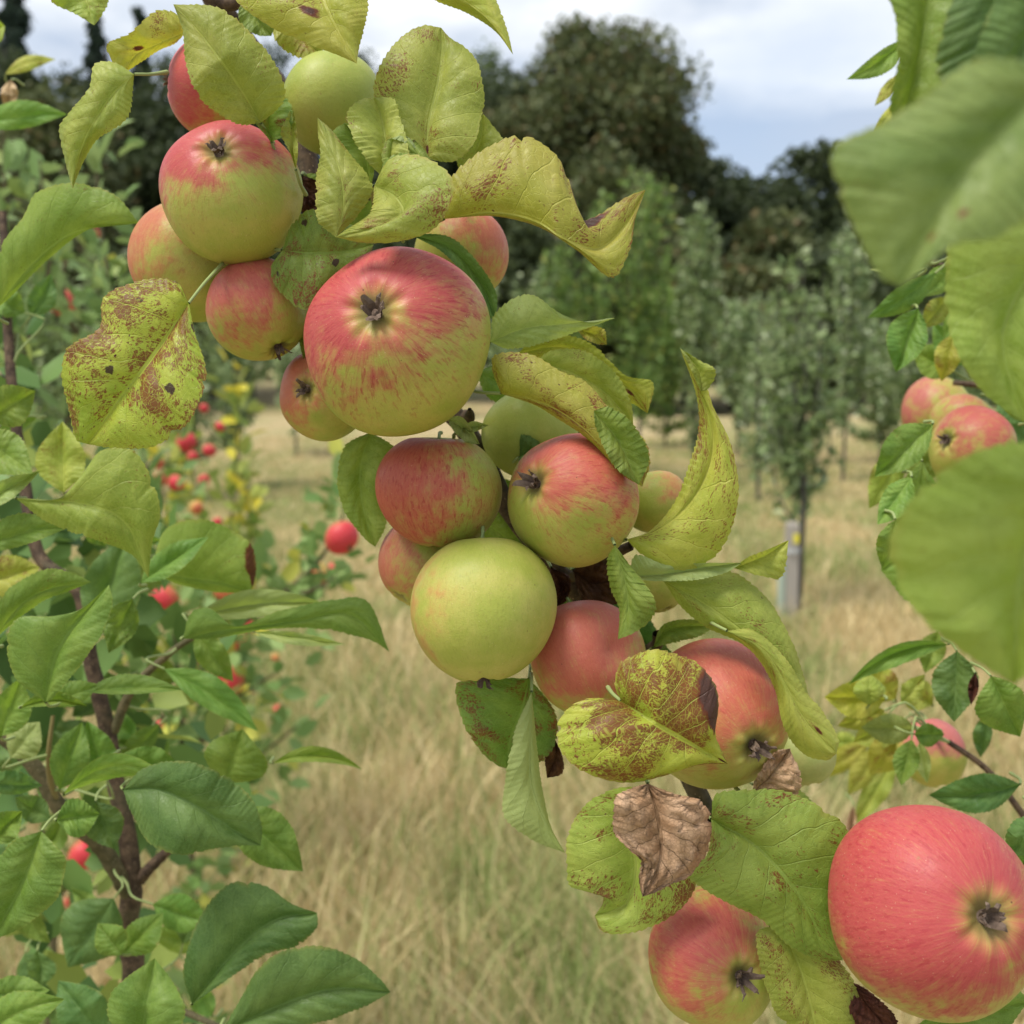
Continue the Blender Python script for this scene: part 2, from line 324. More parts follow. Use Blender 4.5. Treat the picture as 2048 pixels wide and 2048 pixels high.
# ---------------------------------------------------------------- apples
def apple_mat(name, ground=(.33, .37, .055), ground2=(.44, .40, .085), red=(.44, .042, .066), bdir=(-.5, 0, .6), amt=.55, streak=.6, soft=.5, seed=0.0):
    b = NB(name); tc = b.n('TexCoord').outputs['Object']; sx = b.n('SeparateXYZ'); b.put(sx.inputs[0], tc)
    nv = b.n('VectorMath', operation='NORMALIZE'); b.put(nv.inputs[0], tc)
    dt = b.n('VectorMath', operation='DOT_PRODUCT'); b.put(dt.inputs[0], nv.outputs[0]); bd = Vector(bdir).normalized(); dt.inputs[1].default_value = bd
    xy = b.n('VectorMath', operation='NORMALIZE'); b.put(xy.inputs[0], b.comb(sx.outputs[0], sx.outputs[1], 0.0)); sxy = b.n('SeparateXYZ'); b.put(sxy.inputs[0], xy.outputs[0])
    snv = b.n('SeparateXYZ'); b.put(snv.inputs[0], nv.outputs[0]); z = snv.outputs[2]
    off = seed*5.1+1
    vec = b.n('VectorMath', operation='ADD'); b.put(vec.inputs[0], nv.outputs[0]); vec.inputs[1].default_value = (off, off*.7, -off)
    low = b.noise(vec.outputs[0], 1.6, 4, .55); med = b.noise(vec.outputs[0], 5.0, 4, .6)
    c = b.mix(b.ss(low, .35, .65), ground, ground2)
    g = b.math('ADD', b.math('MULTIPLY', dt.outputs['Value'], soft), b.math('ADD', b.math('MULTIPLY', b.math('SUBTRACT', low, .5), .75), b.math('MULTIPLY', b.math('SUBTRACT', med, .5), .62)))
    blush = b.ss(g, .42-amt*1.0, 1.18-amt*1.0)
    basin = b.ss(z, .995, .90, .40, 1.0)
    sv = b.comb(b.math('ADD', b.math('MULTIPLY', sxy.outputs[0], 5.5), off), b.math('MULTIPLY', sxy.outputs[1], 5.5), b.math('MULTIPLY', z, 1.3))
    st = b.noise(sv, 2.6, 5, .72, .35)
    sv2 = b.comb(b.math('ADD', b.math('MULTIPLY', sxy.outputs[0], 11.0), off), b.math('MULTIPLY', sxy.outputs[1], 11.0), b.math('MULTIPLY', z, 4.2))
    st2 = b.noise(sv2, 2.0, 4, .65, .2)
    bl = b.math('MULTIPLY', b.math('MULTIPLY', blush, basin), b.ss(st, .25, .60, .62, 1.0))
    orange = b.mix(0.6, ground2, red); 
    c = b.mix(b.math('MULTIPLY', b.ss(bl, 0.0, .6), .80), c, orange); c = b.mix(b.math('MULTIPLY', b.ss(bl, .22, .90), .84), c, red)
    ring = b.math('MULTIPLY', b.ss(g, .62-amt-.42, .9-amt-.05), b.ss(z, .97, .82))
    s1 = b.math('MULTIPLY', b.ss(st2, .53, .64), b.math('MULTIPLY', ring, streak)); s2 = b.math('MULTIPLY', b.ss(st, .52, .68), b.math('MULTIPLY', ring, streak*.75))
    c = b.mix(b.math('MULTIPLY', b.math('MAXIMUM', s1, s2), .70), c, (red[0]*.72, red[1]*.45, red[2]*.5))
    fs = b.comb(b.math('ADD', b.math('MULTIPLY', sxy.outputs[0], 26.0), off), b.math('MULTIPLY', sxy.outputs[1], 26.0), b.math('MULTIPLY', z, 7.0))
    f3 = b.noise(fs, 2.0, 4, .7, .3); c = b.mix(b.math('MULTIPLY', b.ss(f3, .52, .72), .34), c, b.mix(blush, (.20, .20, .035), (.32, .035, .045))); c = b.mix(b.math('MULTIPLY', b.ss(f3, .46, .28), .22), c, (.56, .40, .16))
    mo = b.noise(vec.outputs[0], 17, 5, .75); c = b.mix(b.math('MULTIPLY', b.ss(mo, .52, .68), .22), c, b.mix(blush, (.24, .20, .05), (.40, .12, .07)))
    ln = b.ss(b.vor(vec.outputs[0], 17.0), .10, .055); c = b.mix(b.math('MULTIPLY', ln, .50), c, (.70, .52, .32))
    rus = b.math('MULTIPLY', b.ss(b.noise(vec.outputs[0], 7.5, 6, .75), .60, .70), .6); c = b.mix(b.math('MULTIPLY', rus, b.ss(low, .45, .58)), c, (.28, .15, .06))
    sc = b.ss(b.vor(vec.outputs[0], 2.9), .035, .02); c = b.mix(b.math('MULTIPLY', sc, .8), c, (.09, .04, .02))
    gb = b.ss(z, .965, .998); c = b.mix(b.math('MULTIPLY', gb, .8), c, (.19, .165, .06))
    return b.finish(c, rough=b.ss(med, .3, .7, .44, .56), spec=.34, bump=b.math('ADD', b.math('MULTIPLY', b.noise(vec.outputs[0], 45, 3), .4), b.math('MULTIPLY', med, 1.2)), bstr=.22, bdist=.0012, sss=.05, srad=(.008, .004, .002))

def apple_mesh(R, H=.88, seed=0, bumps=(), NT=72, NP=96, basin=.15, cav=.30, lobe=1.0, exx=.94):
    rs = np.random.default_rng(seed+11)
    th = np.linspace(0.0, np.pi, NT)[:, None]; ph = np.linspace(0, 2*np.pi, NP, endpoint=False)[None, :]
    rho = np.sin(th)**exx*(1+.05*np.cos(th)*-1)+0*ph
    rho = rho*(1+.018*np.cos(5*ph+rs.uniform(0, 6))*(.4+.6*np.cos(th/2)**2)*lobe+.018*np.cos(2*ph+rs.uniform(0, 6))+.012*np.cos(3*ph+rs.uniform(0, 6)))
    z = np.cos(th)*H+0*ph
    q = rho
    z = z-basin*np.exp(-(q/.185)**2)*(z > 0) + cav*np.exp(-(q/.24)**2)*(z < 0)
    rib = np.exp(-((q-.26)/.10)**2)*(z > 0)
    z = z+rib*lobe*(.015*np.cos(5*ph+rs.uniform(0, 6))+.010*np.cos(10*ph+rs.uniform(0, 6)))
    tz = rs.uniform(-.05, .05, 2); z = z+q*(tz[0]*np.cos(ph)+tz[1]*np.sin(ph))
    X = np.stack([rho*np.cos(ph), rho*np.sin(ph), z], -1)
    nr = X/np.linalg.norm(X, axis=-1, keepdims=True).clip(1e-6)
    for (bd, amp, wdt) in bumps:
        bd = np.array(bd, float); bd /= np.linalg.norm(bd); c = (nr@bd)
        X = X+nr*(amp*np.exp(-((1-c)/wdt**2)))[..., None]
    X = X*R
    V = X.reshape(-1, 3); i = np.arange(NT-1)[:, None]*NP; j = np.arange(NP)[None, :]; j1 = (j+1) % NP
    F = np.stack([(i+j).ravel(), (i+NP+j).ravel(), (i+NP+j1).ravel(), (i+j1).ravel()], 1)
    zc = (X[0, :, 2].mean()); zs = X[-1, :, 2].mean()
    return V, F, zc, zs
def calyx_geo(R, zc, seed, lush=1.0):
    rs = np.random.default_rng(seed+5); V = []; F = []
    for k in range(7):
        a = k*2*np.pi/6+rs.uniform(-.3, .3); ln = R*.20*rs.uniform(.7, 1.2)*lush; wd = R*.055*rs.uniform(.8, 1.3)
        ax = np.array((np.cos(a), np.sin(a), 0)); bx = np.array((-np.sin(a), np.cos(a), 0)); o = len(V); seg = 5
        for s in range(seg+1):
            t = s/seg; r0 = R*.035+ln*t*(.75-.25*t*rs.uniform(0, 2)); h = zc+R*.03+ln*.9*np.sin(t*1.9*rs.uniform(.8, 1.15)); w = wd*(1-t)**.7+R*.004
            tw = rs.uniform(-.4, .4)
            V += [ax*r0+bx*w+np.array((0, 0, h+w*tw)), ax*r0*1.0+np.array((0, 0, h+w*.6)), ax*r0-bx*w+np.array((0, 0, h-w*tw))]
        for s in range(seg):
            p = o+3*s; F += [(p, p+1, p+4, p+3), (p+1, p+2, p+5, p+4)]
    o = len(V); n = 10                      # dark tube floor between the sepals
    for k in range(n): V.append(np.array((R*.085*np.cos(k*2*np.pi/n), R*.085*np.sin(k*2*np.pi/n), zc+R*.012)))
    V.append(np.array((0, 0, zc+R*.045)))
    for k in range(n): F.append((o+k, o+(k+1) % n, o+n, o+n))
    return np.array(V), [f if f[2] != f[3] else f[:3] for f in F]
def basis_from_axis(ax, hint):
    z = Vector(ax).normalized(); x = Vector(hint); x = (x-z*x.dot(z)).normalized(); y = z.cross(x)
    return Matrix((x, y, z)).transposed()
APPLES = []
def apple(name, label, cx, cy, r, d, ax, group='apples on the laden branch', cat='apple', H=.88, seed=1, mat=None, bumps=(), stalk_to=None, calyx=True, sx=1.0, lush=1.0, NT=72, NP=96, cav=.30, exx=.94, eye=None, **mk):
    """ax: (right, up, towards) direction of the eye end; blush direction given in the same frame"""
    R = r*d/FN/W; pc = P(cx, cy, d); tw = C0-pc; tw /= np.linalg.norm(tw); axis = CR*ax[0]+CU*ax[1]+tw*ax[2]
    if eye:                              # the eye seen at this place of the photograph
        rd = P(eye[0], eye[1], 1.0)-C0; rd /= np.linalg.norm(rd); oc = C0-pc; bb = oc@rd; kk = R*H*.86; dd = bb*bb-(oc@oc-kk*kk)
        if dd > 0: axis = oc+rd*(-bb-math.sqrt(dd))
    axis /= np.linalg.norm(axis); rot = basis_from_axis(axis, CR+CU*.13)
    o = thing(name, label, cat, group, P(cx, cy, d)); o.rotation_euler = rot.to_euler()
    inv = rot.inverted()
    if mat is None:
        bd = mk.pop('bdir', (-.4, .7, .6)); bl = inv@Vector(CR*bd[0]+CU*bd[1]-CF*bd[2])
        mat = apple_mat('apple_skin', bdir=tuple(bl), seed=seed, **mk)
    bl2 = [(tuple(inv@Vector(CR*q[0][0]+CU*q[0][1]-CF*q[0][2])), q[1], q[2]) for q in bumps]
    V, F, zc, zs = apple_mesh(R, H, seed, bl2, NT, NP, cav=cav, exx=exx); V[:, 0] *= sx
    mesh_obj('skin', V, F, mat, o)
    if calyx:
        v, f = calyx_geo(R, zc, seed, lush); mesh_obj('calyx', v, f, M_SEPAL, o, smooth=False)
    # stalk from the hollow
    back = np.array(inv@Vector(CF)); v, f = tube_data([(0, 0, zs-R*.02), (R*.01, 0, zs-R*.2), tuple(np.array((0, 0, zs-R*.32))+back*R*.3), tuple(np.array((0, 0, zs-R*.36))+back*R*.7)], [R*.03, R*.026, R*.036], n=12, k=7)
    mesh_obj('stalk', v, np.array(f), M_STALK, o)
    APPLES.append(o); return o

# ---------------------------------------------------------------- ground and grass
def ground_mat():
    b = NB('meadow'); tc = b.n('TexCoord').outputs['Object']; mp = b.n('Mapping'); b.put(mp.inputs[0], tc); mp.inputs['Scale'].default_value = (1, .45, 1); v = mp.outputs[0]
    a = b.noise(v, .55, 4, .6); f = b.noise(v, 9, 5, .7); ff = b.noise(v, 45, 4, .7)
    c = b.mix(b.ss(a, .38, .66), (.44, .34, .18), (.27, .27, .10)); c = b.mix(b.math('MULTIPLY', b.ss(f, .4, .7), .6), c, (.56, .46, .28)); c = b.mix(b.math('MULTIPLY', b.ss(ff, .5, .75), .4), c, (.16, .18, .06))
    return b.finish(c, rough=.95, spec=.05, bump=ff, bstr=.8, bdist=.05)
def slope(y): y = np.asarray(y, float); return .072*(np.clip(y, 3.5, 22)-3.5)+.25*np.tanh(np.clip(y-22, 0, 40)*.25)
def gz(x, y): return slope(y)+.05*np.sin(x*.9+1)*np.sin(y*.5)+.02*np.sin(3.1*x+y*1.7)*np.exp(-y/30)
def make_ground():
    ys = np.concatenate([np.linspace(-4, 30, 90), np.geomspace(32, 600, 40)]); xs = np.concatenate([-np.geomspace(400, 16, 24), np.linspace(-15, 15, 60), np.geomspace(16, 400, 24)])
    X, Y = np.meshgrid(xs, ys); Z = gz(X, Y)
    Z = Z+np.clip((Y-48)/60, 0, 1)**1.3*7+np.where(Y > 110, (Y-110)*.02, 0)
    V = np.stack([X, Y, Z], -1).reshape(-1, 3); n, m = X.shape; i = np.arange(n-1)[:, None]*m; j = np.arange(m-1)[None]; a = (i+j).ravel()
    o = mesh_obj('ground', V, np.stack([a, a+1, a+m+1, a+m], 1), ground_mat()); o['kind'] = 'structure'; o['label'] = 'pale dry meadow ground between the orchard rows'
make_ground()
def hillz(Y): return 1.5+np.clip((Y-48)/60, 0, 1)**1.3*7
def grass_mat():
    b = NB('grass_blades'); g = b.n('NewGeometry'); rn = g.outputs['Random Per Island']; tc = b.n('TexCoord').outputs['Object']
    mp = b.n('Mapping'); b.put(mp.inputs[0], tc); mp.inputs['Scale'].default_value = (1, .5, .0); pat = b.noise(mp.outputs[0], 1.1, 3, .6)
    straw = b.mix(rn, (.54, .42, .20), (.78, .65, .37)); gr = b.mix(rn, (.20, .27, .07), (.36, .41, .15))
    sel = b.math('ADD', b.math('FRACT', b.math('MULTIPLY', rn, 13.7)), b.math('MULTIPLY', b.math('SUBTRACT', pat, .5), 3.0))
    c = b.mix(b.ss(sel, .33, .78), straw, gr)
    return b.finish(c, rough=.8, spec=.12, transl=.25)
def make_grass():
    N = 240000
    y = 1.7+18*RNG.random(N)**1.6; x = (RNG.random(N)*2-1)*(.58*y+.4)
    # thin out along the mown strip in the distance
    h = RNG.uniform(.07, .25, N)*(1+.8*(RNG.random(N) > .93)); h *= np.interp(y, [1.5, 6, 10, 16], [1.05, .75, .42, .3]); cl = .75+.4*(.5+.5*np.sin(x*2.3+y*1.1)*np.sin(y*1.9-x)); h *= cl
    w = RNG.uniform(.0014, .0034, N)*np.interp(y, [1.5, 6, 16], [1, 1.7, 3.2]); a = RNG.uniform(0, 2*np.pi, N); lean = RNG.normal(0, .42, (N, 2)); z0 = gz(x, y)
    bx = np.cos(a)*w; by = np.sin(a)*w; base = np.stack([x, y, z0-.01], 1); wv = np.stack([bx, by, 0*bx], 1)
    mid = base+np.stack([lean[:, 0]*h*.35, lean[:, 1]*h*.35, h*.55], 1); tip = base+np.stack([lean[:, 0]*h*1.1, lean[:, 1]*h*1.1, h], 1)
    V = np.stack([base-wv, base+wv, mid+wv*.8, mid-wv*.8, tip+wv*.1, tip-wv*.1], 1).reshape(-1, 3); o = np.arange(N)[:, None]*6
    F = np.concatenate([o+np.array([[0, 1, 2, 3]]), o+np.array([[3, 2, 4, 5]])], 0)
    # seed heads on some
    g = mesh_obj('meadow_grass', V, F, grass_mat()); g['kind'] = 'stuff'; g['label'] = 'long dry straw coloured meadow grass with green patches'; g['category'] = 'grass'
make_grass()

# ---------------------------------------------------------------- background foliage
TPL = np.array([(0, 0, 0), (.28, -.26, .05), (.30, 0, -.03), (.28, .26, .05), (.68, -.24, .03), (.70, 0, -.05), (.68, .24, .03), (1, 0, -.10)])
TPF = np.array([(0, 1, 2, 2), (0, 2, 3, 3), (1, 4, 5, 2), (2, 5, 6, 3), (4, 7, 5, 5), (5, 7, 6, 6)])
def fol_mat(name, c1, c2, c3=None, f3=.1, transl=.25, rough=.55, spec=.3):
    b = NB(name); rn = b.n('NewGeometry').outputs['Random Per Island']; tc = b.n('TexCoord').outputs['Object']
    c = b.mix(rn, c1, c2)
    if c3: c = b.mix(b.math('GREATER_THAN', b.math('FRACT', b.math('MULTIPLY', rn, 17.3)), 1-f3), c, c3)
    return b.finish(c, rough=rough, spec=spec, transl=transl)
def scatter(name, pos, dirs, size, mat, parent, wid=1.0, curl=1.0):
    N = len(pos); dirs = dirs/(np.linalg.norm(dirs, axis=1)[:, None]+1e-9); r = RNG.normal(size=(N, 3)); r[:, 2] = np.abs(r[:, 2])*1.3
    b = np.cross(dirs, r); b /= np.linalg.norm(b, axis=1)[:, None]+1e-9; n = np.cross(b, dirs)
    T = TPL*np.array([1, wid, curl]); V = pos[:, None]+size[:, None, None]*(T[None, :, 0:1]*dirs[:, None]+T[None, :, 1:2]*b[:, None]+T[None, :, 2:3]*n[:, None])
    V = V.reshape(-1, 3); o = np.arange(N)*8
    tri = np.array([(0, 1, 2), (0, 2, 3), (1, 4, 5), (1, 5, 2), (2, 5, 6), (2, 6, 3), (4, 7, 5), (5, 7, 6)])
    F = (o[:, None, None]+tri[None]).reshape(-1, 3)
    return mesh_obj(name, V, F, mat, parent)
def clump_tree(label, x, D, ytop, wpx, mat, n=9000, leaf=.3, airy=0.0, cone=False, ybot=None, group='trees of the far wood', seed=0, name='woodland_tree', cat='tree'):
    r = np.random.default_rng(seed+100); base = ground_at(x, D); base[2] = hillz(D); H = height_for(ytop, D)-base[2]; Rw = wpx/W/FN*D/2
    t = thing(name, label, cat, group, tuple(base))
    lo = .12 if not airy else .3
    # limbs
    limbs = [([(0, 0, -.3), (r.normal(0, .2), r.normal(0, .2), H*.45), (r.normal(0, .4), r.normal(0, .4), H*.92)], [H*.022, H*.015, H*.004], dict(n=12, k=7))]
    cen = []
    K = (46 if not airy else 80) if not cone else 90
    for k in range(K):
        if cone:
            z = lo*H+(1-lo)*H*r.random()**.8; rr = Rw*(1-(z/H))**.8*1.0+.15; a = r.uniform(0, 6.28); q = rr*r.uniform(.3, 1)
            c = np.array((q*math.cos(a), q*math.sin(a), z-q*.25)); s = Rw*(.12+.16*(1-z/H))
        else:
            while True:
                v = r.uniform(-1, 1, 3)
                if np.linalg.norm(v) < 1 and np.linalg.norm(v) > .35: break
            zc = (lo+1)/2*H; hz = (1-lo)/2*H; wz = 1.0-.22*max(0, v[2])
            c = np.array((v[0]*Rw*.88*wz, v[1]*Rw*.88, zc+v[2]*hz*.9)); s = Rw*r.uniform(.16, .34)
        cen.append((c, s))
        if k % 2 == 0: limbs.append(([(0, 0, max(.1, c[2]*.45)), tuple(c*np.array((.5, .5, .8))), tuple(c)], [H*.007, H*.004, H*.0015], dict(n=8, k=5)))
    tubes('trunk', limbs, M_FARBARK, t)
    per = n//K; pos = []
    for c, s in cen:
        v = r.normal(size=(per, 3)); v /= np.linalg.norm(v, axis=1)[:, None]; rad = s*r.uniform(.2, 1.25, per)**.7
        pos.append(c+v*rad[:, None]*np.array((1, 1, .7)))
    nc = int(n*(.45 if not airy else .22)); v = r.normal(size=(nc, 3)); v /= np.linalg.norm(v, axis=1)[:, None]; v *= r.random(nc)[:, None]**.4
    zc = (lo+1)/2*H; cs = 1.0-.75*((zc+v[:, 2]*(1-lo)/2*H)/H)**1.5 if cone else 1.0+0*v[:, 2]
    pos.append(np.stack([v[:, 0]*Rw*.85*cs, v[:, 1]*Rw*.85*cs, zc+v[:, 2]*(1-lo)/2*H*.86], 1))
    pos = np.vstack(pos); pos = pos[pos[:, 2] > .1]; dr = r.normal(size=(len(pos), 3)); dr[:, 2] -= .2
    scatter('crown', pos, dr, r.uniform(.6, 1.3, len(pos))*leaf, mat, t, wid=1.3)
    return t
M_FARBARK = bark_mat('wood_bark', (.05, .045, .04), (.10, .09, .075))
FM = dict(dk=fol_mat('wood_dark', (.040, .058, .022), (.090, .118, .045)), ol=fol_mat('wood_olive', (.070, .095, .032), (.15, .17, .065), (.17, .13, .05), .10),
          br=fol_mat('wood_brown', (.070, .075, .034), (.14, .13, .062), (.15, .10, .05), .15), lt=fol_mat('wood_light', (.09, .13, .045), (.17, .23, .085)), cf=fol_mat('wood_conifer', (.030, .052, .036), (.065, .095, .058)))
WOOD = [
 (-60, 60, 90, 300, 'cf', 8000, 0, 0, 'dark tree mass at the upper left border of the wood'),
 (150, 64, 100, 260, 'dk', 8000, 0, 0, 'dark tree between the corner conifers'),
 (330, 64, 105, 260, 'dk', 8000, 0, 0, 'dark tree right of the narrow conifer'),
 (470, 62, 130, 240, 'dk', 8000, 0, 0, 'dark tree behind the top left apples'),
 (800, 64, 105, 240, 'ol', 8000, 0, 0, 'olive tree left of the lighter thin crown'),
 (960, 60, 130, 260, 'dk', 8000, 0, 0, 'dark tree filling the wood below the lighter thin crown'),
 (1380, 55, 330, 240, 'dk', 8000, 0, 0, 'dark green tree below the dip of the skyline'),  # x, D, top, width px, material, n, airy, cone, label
 (55, 62, -10, 190, 'cf', 7000, 0, 1, 'tall dark conifer at the top left corner of the wood'),
 (205, 66, 58, 130, 'cf', 5000, 0, 1, 'dark pointed conifer right of the corner conifer'),
 (285, 70, 40, 110, 'cf', 5000, 0, 1, 'narrow conifer showing between the top left leaves'),
 (20, 58, 60, 260, 'dk', 8000, 0, 0, 'dark tree filling the wood under the corner conifer'),
 (240, 58, 130, 260, 'dk', 8000, 0, 0, 'dark tree filling the wood below the pointed conifers'),
 (400, 60, 120, 240, 'cf', 7000, 0, 0, 'blue green tree behind the upright leaf at the top'),
 (820, 60, 150, 260, 'dk', 8000, 0, 0, 'dark tree behind the speckled leaf at top centre'),
 (1230, 50, 330, 300, 'dk', 7000, 0, 0, 'dark green tree under the shoulder of the largest wood tree'),
 (1440, 54, 320, 220, 'dk', 8000, 0, 0, 'dark tree closing the gap under the dip of the tree line'),
 (1620, 50, 380, 280, 'dk', 7000, 0, 0, 'dark green tree low at the right of the wood'),
 (130, 50, 130, 330, 'ol', 9000, 0, 0, 'olive bushy woodland tree below the left conifers'),
 (310, 56, 190, 260, 'dk', 8000, 0, 0, 'dark woodland tree behind the upper left apples'),
 (540, 68, 95, 260, 'cf', 7000, 0, 0, 'dark blue green tree showing above the hidden green apple'),
 (690, 66, 72, 190, 'dk', 7000, 0, 0, 'small dark round tree behind the spotted top leaf'),
 (925, 70, 92, 210, 'lt', 7000, 1, 0, 'lighter green thin crown left of the big wood tree'),
 (1130, 54, 30, 430, 'ol', 36000, 1, 0, 'largest woodland tree with a ragged airy crown against the sky'),
 (1010, 56, 140, 260, 'dk', 8000, 1, 0, 'dull olive tree on the left shoulder of the largest wood tree'),
 (1290, 58, 262, 240, 'dk', 8000, 0, 0, 'dark tree on the right shoulder of the largest wood tree'),
 (1150, 48, 280, 330, 'ol', 8000, 0, 0, 'olive tree low in front of the largest wood tree'),
 (1375, 62, 318, 190, 'dk', 7000, 0, 0, 'dark tree under the dip in the tree line'),
 (1515, 60, 250, 290, 'dk', 11000, 0, 0, 'round dark tree right of the dip in the tree line'),
 (1640, 64, 268, 260, 'dk', 8000, 0, 0, 'dark tree at the right end of the visible tree line'),
 (1800, 60, 235, 330, 'dk', 8000, 0, 0, 'dark tree hidden mostly by the near right leaves'),
 (1450, 47, 370, 210, 'ol', 6000, 0, 0, 'dull green rounded bush in front of the round dark tree'),
 (1560, 46, 450, 260, 'dk', 6000, 0, 0, 'dark undergrowth tree behind the pale spire shoots'),
 (1390, 44, 470, 230, 'ol', 6000, 0, 0, 'low olive bush at the wood edge above the pale young trees'),
 (1270, 45, 420, 220, 'ol', 6000, 0, 0, 'olive bush low behind the orchard row'),
 (1020, 46, 420, 260, 'dk', 6000, 0, 0, 'dark bush behind the yellow brown tipped leaf'),
 (800, 46, 400, 320, 'dk', 6000, 0, 0, 'dark wood edge tree behind the main apples'),
 (560, 46, 420, 320, 'dk', 6000, 0, 0, 'dark wood edge tree behind the small left apples'),
 (330, 44, 430, 300, 'dk', 6000, 0, 0, 'dark wood edge tree behind the upper left shoots'),
 (90, 44, 400, 300, 'ol', 6000, 0, 0, 'olive wood edge tree at the left border'),
 (1720, 45, 480, 300, 'dk', 6000, 0, 0, 'dark wood edge tree behind the right hand apple cluster'),
 (1920, 45, 430, 300, 'dk', 6000, 0, 0, 'dark wood edge tree at the right border'),
]
for i, (x, D, yt, wp, mk, n, airy, cone, lab) in enumerate(WOOD):
    clump_tree(lab, x, D, yt, wp, FM[mk], n=n, leaf=.34 if not airy else .27, airy=airy, cone=bool(cone), seed=i)

# ---------------------------------------------------------------- orchard rows
M_ROW = [fol_mat('row_grey', (.15, .225, .075), (.29, .37, .155), (.42, .49, .28), .15), fol_mat('row_green', (.115, .205, .045), (.24, .345, .09), (.38, .42, .12), .08), fol_mat('row_pale', (.18, .26, .10), (.34, .43, .19), (.50, .56, .36), .18)]
def orchard_tree(label, x, D, ytop, wpx, mat, nshoot=20, nl=130, ls=.05, lowf=.32, seed=0, stake=False, group='young trees in the orchard rows', spires=0):
    r = np.random.default_rng(seed+500); base = ground_at(x, D); base[2] = gz(base[0], base[1]) if D < 40 else 0; H = height_for(ytop, D)-base[2]; Rw = wpx/W/FN*D/2
    t = thing('orchard_tree', label, 'tree', group, tuple(base)); T = []; pos = []; dirs = []
    T.append(([(0, 0, -.05), (r.normal(0, .02), r.normal(0, .02), H*.4), (r.normal(0, .04), r.normal(0, .04), H*.97)], [.022, .016, .003], dict(n=14, k=7)))
    for k in range(nshoot):
        z0 = H*(lowf*.8+.5*r.random()); a = r.uniform(0, 6.28); ln = (H-z0)*r.uniform(.35, .85) if k >= spires else (H-z0)*r.uniform(.82, 1.0); q = Rw*r.uniform(.35, 1)*(1 if k >= spires else .7)
        p0 = np.array((0, 0, z0)); p1 = np.array((q*.8*math.cos(a), q*.8*math.sin(a), z0+ln*.25)); p2 = np.array((q*math.cos(a), q*math.sin(a), z0+ln))
        if k % 3 == 0 and k >= spires: p2[2] = z0+ln*.15; p1[2] = z0+ln*.1
        T.append(([p0, p1, p2], [.009, .006, .002], dict(n=9, k=5)))
        c = spline([p0, p1, p2], 60); idx = (r.random(nl)**1.15*59).astype(int); tg = np.gradient(c, axis=0)[idx]; tg /= np.linalg.norm(tg, axis=1)[:, None]
        dr = r.normal(size=(nl, 3)); pos.append(c[idx]+r.normal(0, .022, (nl, 3))+dr*.015); dirs.append(tg*.6+dr*.8)
    tubes('trunk', T, M_FARBARK, t)
    pos = np.vstack(pos); dirs = np.vstack(dirs); scatter('crown', pos, dirs, r.uniform(.7, 1.3, len(pos))*ls, mat, t, wid=1.1)
    return t
ROWS = [
 (1512, 7.0, 480, 150, 0, 26, 52, 'young orchard tree tied to the wooden stake'),
 (1432, 12.0, 540, 90, 2, 16, 60, 'pale young tree just left of the staked tree'),
 (1205, 13.0, 320, 165, 1, 26, 110, 'tall bright green orchard tree behind the twisted leaves'),
 (1310, 15.0, 390, 110, 0, 18, 95, 'grey green orchard tree between the tall bright tree and the stake'),
 (1085, 14.0, 390, 130, 1, 20, 100, 'leafy green orchard tree behind the middle leaves'),
 (1590, 14.0, 430, 80, 2, 18, 100, 'slim pale orchard tree with a tall spire shoot'),
 (1660, 16.0, 590, 130, 2, 22, 110, 'pale orchard tree right of the spire tree'),
 (1755, 14.0, 590, 200, 0, 22, 110, 'orchard tree behind the right hand apple cluster'),
 (1390, 17.0, 560, 130, 2, 22, 110, 'small distant orchard tree left of the pale young tree'),
 (1255, 18.0, 540, 140, 1, 22, 110, 'small distant orchard tree behind the tall bright tree'),
 (1000, 16.0, 500, 220, 0, 22, 110, 'distant orchard tree behind the lower right of the largest apple'),
 (450, 13.0, 540, 190, 2, 22, 120, 'grey green orchard tree behind the small lower left apple'),
 (330, 12.0, 500, 220, 0, 22, 120, 'orchard tree behind the rusty round leaf'),
 (120, 12.0, 460, 260, 0, 22, 120, 'orchard tree at the left border behind the red fruit'),
 (560, 17.0, 640, 170, 2, 16, 100, 'small distant orchard tree at the end of the grass strip'),
 (1860, 13.0, 540, 220, 0, 20, 110, 'orchard tree hidden behind the large right leaves'),
 (1470, 16.0, 600, 120, 0, 22, 110, 'distant orchard tree directly behind the staked tree'),
]
for i, (x, D, yt, wp, mi, ns, nl, lab) in enumerate(ROWS):
    orchard_tree(lab, x, D, yt, wp, M_ROW[mi], ns, nl, ls=.046+.0028*D, seed=i, lowf=.27 if D < 8 else .06+.08*(i%3), spires=4+2*(i%4))
